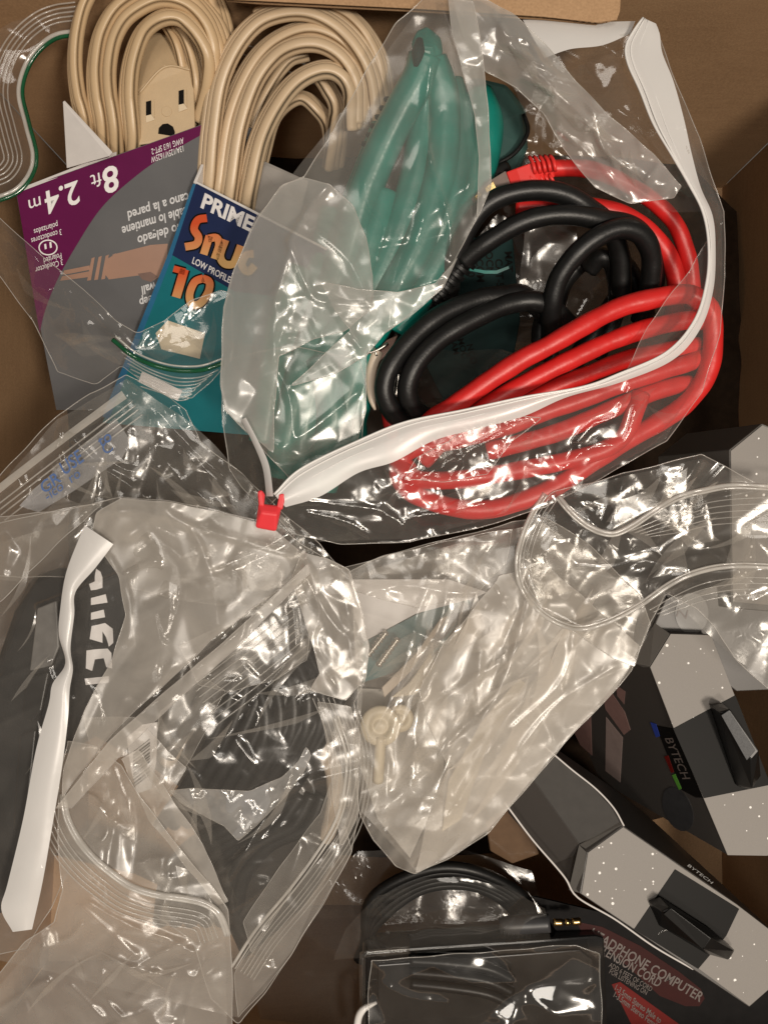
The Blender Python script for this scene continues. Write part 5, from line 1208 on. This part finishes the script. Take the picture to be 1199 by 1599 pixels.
for k, (ol, mt, sd_) in enumerate([
    ([(190, 1186, 84), (216, 1172, 88), (262, 1238, 88), (318, 1320, 82), (356, 1408, 76), (340, 1412, 74), (288, 1350, 78), (232, 1280, 82)], 'film_milk', 201),
    ([(280, 1010, 98), (380, 960, 102), (468, 898, 104), (486, 960, 100), (478, 1030, 94), (430, 1062, 92), (360, 1080, 90), (310, 1070, 90)], 'film_mid', 202),
    ([(496, 1096, 80), (548, 1104, 78), (562, 1160, 72), (557, 1280, 58), (532, 1322, 52), (520, 1250, 62), (512, 1170, 74)], 'film_soft', 203),
    ([(540, 1290, 54), (550, 1330, 50), (506, 1406, 42), (455, 1490, 30), (412, 1548, 22), (372, 1590, 14), (366, 1520, 26), (420, 1440, 38), (480, 1366, 50)], 'film_mid', 204),
    ([(130, 1120, 88), (210, 1120, 92), (290, 1200, 84), (262, 1250, 80), (200, 1180, 88), (150, 1190, 88)], 'film_soft', 205),
    ([(250, 1110, 84), (320, 1060, 90), (352, 1080, 88), (300, 1180, 80), (246, 1262, 74), (236, 1200, 80)], 'film_mid', 206),
    ([(380, 1440, 40), (440, 1350, 50), (500, 1270, 56), (520, 1210, 64), (508, 1300, 52), (450, 1400, 42), (392, 1490, 30)], 'film_mid', 207)]):
    sheet('fold', bb, ol, M[mt], noise=((48, 5), (24, 2), (12, .4)), seed=sd_, g=3.6, streaks=[(5, -0.9, 0.5, 120, 7, 7)], soft=3, edge=(0.5, M['bead']), dz=5)
sheet('back_film', bb, [(-40, 860, -40), (190, 790, -30), (470, 860, -30), (570, 1010, -30), (556, 1280, -50), (455, 1485, -70), (370, 1590, -80), (-40, 1490, -60)], M['film_mid'], noise=((70, 9), (30, 4)), seed=65, g=7)
lines('zip_ridge', bb, s7, [[(296 + 5 * k, 1062 + 9 * k), (370 + 5 * k, 1006 + 9 * k), (452 + 4 * k, 944 + 9 * k)] for k in range(1, 9)], 1.1, M['rib'], up=1)
zd = [(522, 1120), (540, 1180), (536, 1240), (520, 1290), (486, 1344), (450, 1392), (400, 1452), (362, 1510)]
lines('zip_track', bb, s7, [zd, offset(zd, -6)], [2.6, 1.6], M['zip'], up=3)
lines('zip_ridge', bb, s7, [offset(zd, -d) for d in (16, 22, 28, 34, 40)], 1.0, M['rib'], up=2)
lines('zip_ridge', bb, s7, [[(488 + 8 * k, 1090), (508 + 8 * k, 1140), (520 + 7 * k, 1200), (516 + 7 * k, 1260)] for k in range(5)], 1.0, M['rib'], up=2)
st, A, B = ribbon('white_strip', bb, [(132, 820), (104, 892), (94, 952), (92, 992), (102, 1036), (82, 1068), (76, 1100), (56, 1172), (36, 1280), (12, 1380), (2, 1420), (20, 1456)],
       [(177, 850), (148, 888), (118, 924), (116, 960), (110, 1012), (114, 1044), (109, 1076), (106, 1124), (96, 1204), (80, 1300), (66, 1380), (50, 1452)], 112, 114, M['zipwhite'], curl=5)

# ================================================================== bag with open zip at the bottom left
cbg = thing('zip_bag', 'clear zip bag with a curved open closure, lowest bag in the bottom left corner', 'zip bag', (200, 1480, 0), 'clear plastic bags')
c1, s8 = sheet('front_film', cbg, [(106, 1158, 90), (150, 1166, 96), (190, 1196, 100), (222, 1250, 98), (276, 1320, 92), (330, 1384, 84), (356, 1420, 78), (362, 1500, 66), (362, 1640, 50), (200, 1640, 56), (-40, 1640, 60), (-40, 1570, 60), (0, 1520, 66), (40, 1470, 74), (84, 1440, 80), (98, 1390, 84), (90, 1310, 88), (92, 1220, 90)], M['film_soft'],
      feats=[[(103, 1265, 96), (140, 1335, 98), (205, 1385, 98), (285, 1402, 94), (345, 1430, 88)], [(60, 1540, 84), (180, 1500, 90), (300, 1500, 84)], [(160, 1220, 88), (220, 1320, 86)]],
      ridges=[(8, 4, [(140, 1410), (180, 1436), (240, 1460), (300, 1487)]), (7, 3, [(62, 1515), (66, 1480), (110, 1465), (126, 1445)]), (7, 3, [(0, 1575), (40, 1550), (74, 1530), (70, 1545)]), (6, 3, [(190, 1520), (230, 1500), (290, 1470)]), (7, 3, [(200, 1560), (240, 1525), (245, 1515)]), (7, 3, [(320, 1500), (300, 1540), (290, 1590)]),
              (7, 3, [(160, 1520), (165, 1560), (190, 1590)]), (6, 3, [(110, 1540), (130, 1560), (160, 1590)]), (7, 3, [(176, 1200), (196, 1250), (208, 1290)]), (7, 3, [(140, 1240), (160, 1260), (170, 1300), (156, 1316)]), (6, 3, [(220, 1350), (250, 1340), (250, 1370), (290, 1370)]), (6, 3, [(250, 1420), (262, 1400), (262, 1350)])],
      noise=((60, 7), (30, 4), (13, .8)), seed=71, streaks=[(9, -0.5, 0.6, 180, 8, 7), (8, 0.9, 0.5, 140, 7, 6)], soft=2, g=3.2, edge=(0.85, M['bead']), calm=0.3)
sheet('back_film', cbg, [(110, 1170, -10), (190, 1210, 0), (350, 1420, -20), (356, 1640, -40), (-40, 1640, -40), (-40, 1580, -40), (90, 1440, -10)], M['film_mid'], noise=((50, 8), (24, 4)), seed=72, g=5)
ze = [(100, 1240), (106, 1275), (122, 1308), (146, 1338), (174, 1362), (206, 1384), (244, 1396), (286, 1402), (320, 1410), (344, 1428), (357, 1460)]
lines('zip_track', cbg, s8, [ze, offset(ze, 5)], [4.2, 2.6], M['zip'], up=3)
lines('zip_ridge', cbg, s8, [offset(ze, d) for d in (18, 25, 32, 39, 46)], 1.2, M['rib'], up=2)

# ================================================================== centre bag of white parts
cardw = thing('white_card', 'white card with an open corner under the film of the centre bag', 'card', (620, 960, -60))
panel('card', Plane((550, 920, -40), (740, 935, -36), (560, 1010, -60)), [(548, 905), (700, 905), (760, 925), (738, 935), (650, 958), (568, 1002), (552, 960)], M['whiteprint'], cardw, thick=2)
scr = thing('screw_bag', 'small teal bag with two threaded screws, under the film of the centre bag', 'parts bag', (620, 1020, -60))
panel('teal_backing', Plane((570, 1000, -66), (700, 940, -60), (580, 1070, -80)), [(566, 1004), (650, 960), (722, 932), (735, 940), (690, 1010), (650, 1040), (566, 1066)], solid('soft_teal_card', (0.05, 0.16, 0.17), 0.4, var=0.2, vscale=60), scr, thick=3)
for a, b in (((574, 1024, -50), (604, 986, -46)), ((590, 1040, -50), (622, 996, -46))):
    sweep([[a, tuple((np.array(a) + np.array(b)) / 2), b]], M['steel'], 'screw', scr, r=4, seg=8)
    o = scr.children[-1]
    for k in range(7):
        p = np.array(a) + (np.array(b) - np.array(a)) * (k + .3) / 7; q = np.array(a) + (np.array(b) - np.array(a)) * (k + .7) / 7
        sweep([[tuple(p), tuple((p + q) / 2), tuple(q)]], M['steel'], 'thread', o, r=6, seg=8, step=3)
rp = thing('round_plug', 'round cream plastic wall plug with a slotted centre, under the film of the centre bag', 'plug', (594, 1134, -40))
def disc(name, parent, c, r, thick, mat, h):
    V = []; n = 36
    rings = [(0, h + 1), (r * .25, h + 1), (r * .3, h - 1), (r * .45, h - 1), (r * .5, h + 2), (r * .9, h + 1), (r, h - 2), (r, h - thick)]
    for rr, hh in rings:
        for k in range(n): V.append(W(c[0] + rr * math.cos(2 * math.pi * k / n), c[1] + rr * math.sin(2 * math.pi * k / n), hh))
    F = [(i * n + k, i * n + (k + 1) % n, (i + 1) * n + (k + 1) % n, (i + 1) * n + k) for i in range(len(rings) - 1) for k in range(n)]
    return mesh(name, V, F, mat, parent)
disc('flange', rp, (594, 1134), 32, 14, M['cream'], -30)
sweep([[(594, 1150, -34), (592, 1190, -40), (590, 1220, -50)]], M['cream'], 'stem', rp, r=9, seg=10)
disc('flange', rp, (624, 1122), 22, 14, M['cream'], -44)
cs = thing('cream_strip', 'cream and grey plastic strips crossing inside the centre bag', 'plastic strips', (690, 1150, -60))
psx = Plane((640, 1000, -60), (760, 1000, -56), (640, 1250, -70))
panel('strip', psx, [(722, 940), (736, 946), (640, 1060), (600, 1110), (616, 1070), (668, 1000)], M['inkgrey'], cs, thick=4, bev=1)
panel('strip', psx, [(688, 966), (700, 962), (640, 1050), (600, 1090), (596, 1074), (650, 1020)], M['ivory'], cs, thick=4, bev=1, lift=3)
panel('strip', psx, [(640, 1066), (672, 1020), (680, 1040), (650, 1085), (610, 1090)], M['cream'], cs, thick=4, bev=1, lift=2)
panel('strip', psx, [(810, 1060), (822, 1068), (760, 1170), (720, 1280), (690, 1300), (700, 1220), (750, 1130)], M['cream'], cs, thick=4, bev=1, lift=4)
panel('strip', psx, [(822, 1056), (840, 1050), (790, 1130), (758, 1190), (748, 1176), (770, 1120)], M['inkgrey'], cs, thick=4, bev=1, lift=1)
panel('strip', psx, [(560, 1075), (700, 1082), (690, 1230), (640, 1340), (590, 1280), (560, 1190)], solid('pale_grey_card', (0.42, 0.40, 0.37), 0.5), cs, thick=3, lift=-20)
panel('strip', psx, [(700, 1100), (840, 1000), (900, 1040), (820, 1180), (700, 1300)], solid('grey_card', (0.27, 0.26, 0.245), 0.5), cs, thick=3, lift=-26)
mb = thing('plastic_bag', 'cloudy plastic bag of small white parts, its rounded end pointing down, centre', 'plastic bag', (740, 1080, -20), 'clear plastic bags')
m1, s9 = sheet('front_film', mb, [(545, 893, 10), (600, 868, 14), (680, 846, 18), (740, 833, 20), (800, 814, 24), (850, 808, 26), (920, 850, 20), (1000, 930, 8), (1016, 974, 0), (986, 1046, -6), (936, 1104, -8), (882, 1160, -8), (830, 1222, -4), (762, 1300, 0), (700, 1342, 0), (648, 1366, 0), (618, 1352, 0), (584, 1312, 0), (560, 1270, 0), (552, 1160, 6), (560, 1060, 8), (552, 960, 8)], M['film_soft'],
      feats=[[(690, 856, 40), (640, 980, 30), (600, 1100, 26)], [(800, 850, 40), (860, 950, 40), (840, 1080, 30), (740, 1240, 26)], [(640, 1080, 20), (680, 1200, 30), (640, 1320, 20)]],
      ridges=[(9, 3, [(692, 862), (650, 960), (645, 1000), (620, 1080)]), (9, 3, [(700, 860), (696, 930), (680, 990), (640, 1060), (600, 1180)]), (9, 3, [(750, 1020), (736, 1070), (742, 1120)]), (9, 3, [(652, 1090), (648, 1160), (640, 1240)]), (9, 3, [(560, 1260), (582, 1318), (600, 1260), (608, 1150)]), (8, 3, [(842, 1140), (820, 1180), (770, 1250)]), (8, 3, [(560, 955), (620, 975), (690, 1005)]),
              (9, 3, [(850, 1085), (800, 1110), (770, 1160), (700, 1280)]), (8, 3, [(776, 920), (790, 970), (806, 980)]), (8, 3, [(700, 1000), (740, 960), (764, 966)]), (8, 3, [(870, 1010), (820, 1050), (760, 1100), (700, 1160)]), (7, 3, [(640, 1366), (620, 1310), (600, 1300)]), (7, 3, [(690, 1180), (640, 1230), (720, 1260)]), (7, 3, [(985, 1040), (900, 1080), (830, 1150)])],
      noise=((60, 8, 0.9, 2.2), (30, 3.2, 0.9, 2.2), (14, 0.7)), seed=81, streaks=[(24, -0.98, 0.3, 260, 11, 8)], soft=3, g=3.2, edge=(0.85, M['bead']), calm=0.15)
sheet('fold', mb, [(780, 900, 34), (850, 880, 34), (930, 950, 26), (1000, 1010, 10), (960, 1080, 4), (882, 1158, 0), (830, 1220, 2), (762, 1298, 6), (700, 1340, 6), (650, 1362, 6), (668, 1280, 20), (700, 1200, 26), (668, 1130, 26), (655, 1080, 26), (690, 1010, 30), (740, 950, 34)], M['film_milk'],
      feats=[[(840, 940, 50), (800, 1060, 44), (730, 1220, 34)]], ridges=[(9, 3, [(860, 900), (820, 1000), (700, 1090), (650, 1160)]), (8, 3, [(960, 1040), (860, 1110), (780, 1220)]), (8, 3, [(750, 1010), (742, 1120)]), (8, 3, [(900, 960), (880, 1060), (800, 1140)])],
      noise=((56, 8, 0.9, 2.2), (30, 3, 0.9, 2.2), (14, 0.6)), seed=82, streaks=[(16, -0.95, 0.3, 240, 10, 9)], soft=3, g=3.4, edge=(0.65, M['bead']), dz=8, calm=0.2)
sheet('back_film', mb, [(548, 900, -60), (740, 840, -60), (850, 815, -60), (1000, 935, -60), (980, 1046, -70), (762, 1296, -70), (648, 1360, -30), (565, 1268, -70), (555, 1060, -90)], M['film_soft'], noise=((60, 9), (28, 4)), seed=83, g=6)
# the flattened hem over the card
sheet('upper_hem', mb, [(470, 905, 0), (560, 880, 10), (690, 846, 22), (800, 826, 26), (790, 880, 30), (740, 930, 26), (650, 950, 20), (560, 925, 10), (470, 930, 0)], M['film_mid'], ridges=[(6, 3, [(560, 930), (620, 915), (700, 925), (740, 925)])], noise=((40, 5, 0, 2.0), (18, 3), (10, 1.6)), seed=84, soft=2, g=3.2, edge=(0.65, M['bead']), dz=6)

# ================================================================== zip bag at the right
rb = thing('zip_bag', 'empty-looking clear zip bag with two curling closure tracks, right edge', 'zip bag', (1040, 880, 0), 'clear plastic bags')
r1, s10 = sheet('front_film', rb, [(838, 792, 46), (862, 768, 50), (930, 752, 56), (972, 738, 60), (1030, 726, 64), (1095, 710, 70), (1140, 732, 64), (1199, 764, 54), (1250, 790, 50), (1250, 1100, 20), (1199, 1076, 20), (1150, 1030, 24), (1116, 980, 28), (1085, 950, 30), (1040, 926, 34), (1012, 976, 30), (990, 1040, 24), (960, 1030, 26), (900, 990, 34), (850, 962, 40), (816, 925, 44), (804, 880, 46), (814, 835, 46)], M['film_low'],
      feats=[[(870, 776, 60), (950, 832, 66), (1040, 786, 70), (1199, 756, 70)], [(808, 860, 54), (840, 950, 56), (905, 984, 58), (1000, 946, 58), (1100, 892, 60), (1230, 886, 60)], [(900, 880, 30), (1000, 870, 34), (1100, 840, 40)], [(1095, 716, 80), (1050, 780, 60)], [(975, 742, 66), (940, 820, 56)]],
      ridges=[(6, 3, [(1095, 714), (1080, 750), (1060, 790)]), (6, 3, [(974, 742), (960, 790), (940, 830)]), (6, 3, [(870, 800), (900, 780), (940, 790)]), (7, 3, [(840, 880), (870, 850), (920, 850)]), (6, 3, [(1100, 850), (1150, 880), (1160, 850)]), (6, 3, [(890, 790), (920, 810), (935, 800)])],
      noise=((90, 5), (40, 1.4), (14, 0.3)), seed=91, streaks=[(10, -0.6, 0.5, 200, 8, 9)], soft=3, g=3.4, edge=(0.85, M['bead']), calm=0.1)
sheet('back_film', rb, [(860, 776, 10), (972, 744, 20), (1095, 716, 20), (1250, 796, 10), (1250, 1095, -20), (1150, 1030, -14), (1040, 930, 0), (990, 1036, -6), (850, 960, 10), (810, 880, 10)], M['film'], noise=((60, 6), (30, 2)), seed=92, g=6)
z1 = [(872, 774), (894, 800), (922, 822), (955, 832), (985, 820), (1020, 797), (1056, 776), (1100, 764), (1150, 757), (1240, 762)]
z2 = [(850, 770), (828, 805), (812, 845), (806, 880), (812, 916), (834, 948), (866, 972), (905, 983), (950, 972), (1000, 946), (1050, 912), (1095, 893), (1150, 885), (1240, 888)]
lines('zip_track', rb, s10, [z1, offset(z1, 5)], [3.4, 2.0], M['zip'], up=3)
lines('zip_ridge', rb, s10, [[(975 + 8 * k, 828 + 2 * k), (1040 + 5 * k, 798 + 6.5 * k), (1110, 775 + 9 * k), (1180, 768 + 9.5 * k), (1240, 770 + 9.5 * k)] for k in range(1, 6)], 1.0, M['rib'], up=2)
lines('zip_track', rb, s10, [z2, offset(z2, -5)], [3.2, 1.8], M['zip'], up=3)
lines('zip_ridge', rb, s10, [[(1008 + 6 * k, 950 + 3 * k), (1050 + 5 * k, 924 + 6 * k), (1100, 902 + 9 * k), (1160, 893 + 9 * k), (1240, 896 + 9 * k)] for k in range(1, 5)], 1.0, M['rib'], up=2)
lines('zip_ridge', rb, s10, [offset(z2[:6], d) for d in (-10, -16, -22)], 1.0, M['rib'], up=2)

# ================================================================== folded slivers of film
PI = math.pi
pleats(bb, s7, [(200, 800), (440, 840), (560, 920), (570, 1060), (540, 1300), (420, 1500), (340, 1420), (200, 1370), (110, 1260), (200, 1000)], M['film_mid'], 9, (80, 220), (6, 20), -0.85, 0.4, 101)
pleats(bb, s7, [(100, 1240), (240, 1090), (330, 1240), (360, 1440), (260, 1340), (200, 1180)], M['film_mid'], 6, (60, 160), (12, 30), 1.0, 0.3, 111)
pleats(bb, s7, [(0, 830), (140, 800), (100, 1000), (60, 1300), (0, 1380)], M['film_mid'], 4, (60, 150), (4, 12), -1.0, 0.4, 102)
pleats(cbg, s8, [(110, 1180), (220, 1260), (350, 1420), (355, 1600), (0, 1600), (60, 1460), (100, 1400)], M['film_mid'], 12, (50, 150), (6, 20), -0.5, 0.9, 103)
pleats(mb, s9, [(560, 910), (800, 830), (1000, 970), (880, 1150), (640, 1360), (570, 1270)], M['film_mid'], 26, (80, 240), (10, 40), -0.95, 0.3, 104)
pleats(mb, s9, [(700, 900), (900, 880), (990, 980), (760, 1280), (640, 1350), (680, 1150)], M['film_milk'], 14, (80, 240), (10, 40), -0.9, 0.3, 105, lift=6)
pleats(ab, s6, [(20, 770), (195, 600), (300, 700), (430, 810), (420, 880), (60, 880)], M['film_mid'], 22, (40, 140), (6, 24), 0.9, 0.9, 106)
pleats(rb, s10, [(860, 790), (1095, 720), (1199, 770), (1199, 1000), (1030, 900), (880, 970), (820, 900)], M['film_mid'], 16, (50, 180), (10, 40), -0.7, 0.5, 107)
pleats(zb, s1, [(480, 790), (640, 710), (880, 640), (1080, 560), (1100, 620), (940, 740), (740, 820), (560, 840)], M['film'], 22, (40, 120), (5, 18), -0.4, 0.5, 108)
pleats(fr, s3, [(740, 20), (800, 40), (1040, 280), (980, 300), (880, 200), (760, 100)], M['film_mid'], 12, (40, 110), (6, 20), 0.85, 0.3, 109)
pleats(gb, s5, [(0, 380), (200, 540), (350, 470), (350, 570), (280, 600), (100, 560)], M['film'], 10, (50, 130), (6, 24), 0.6, 0.6, 110)
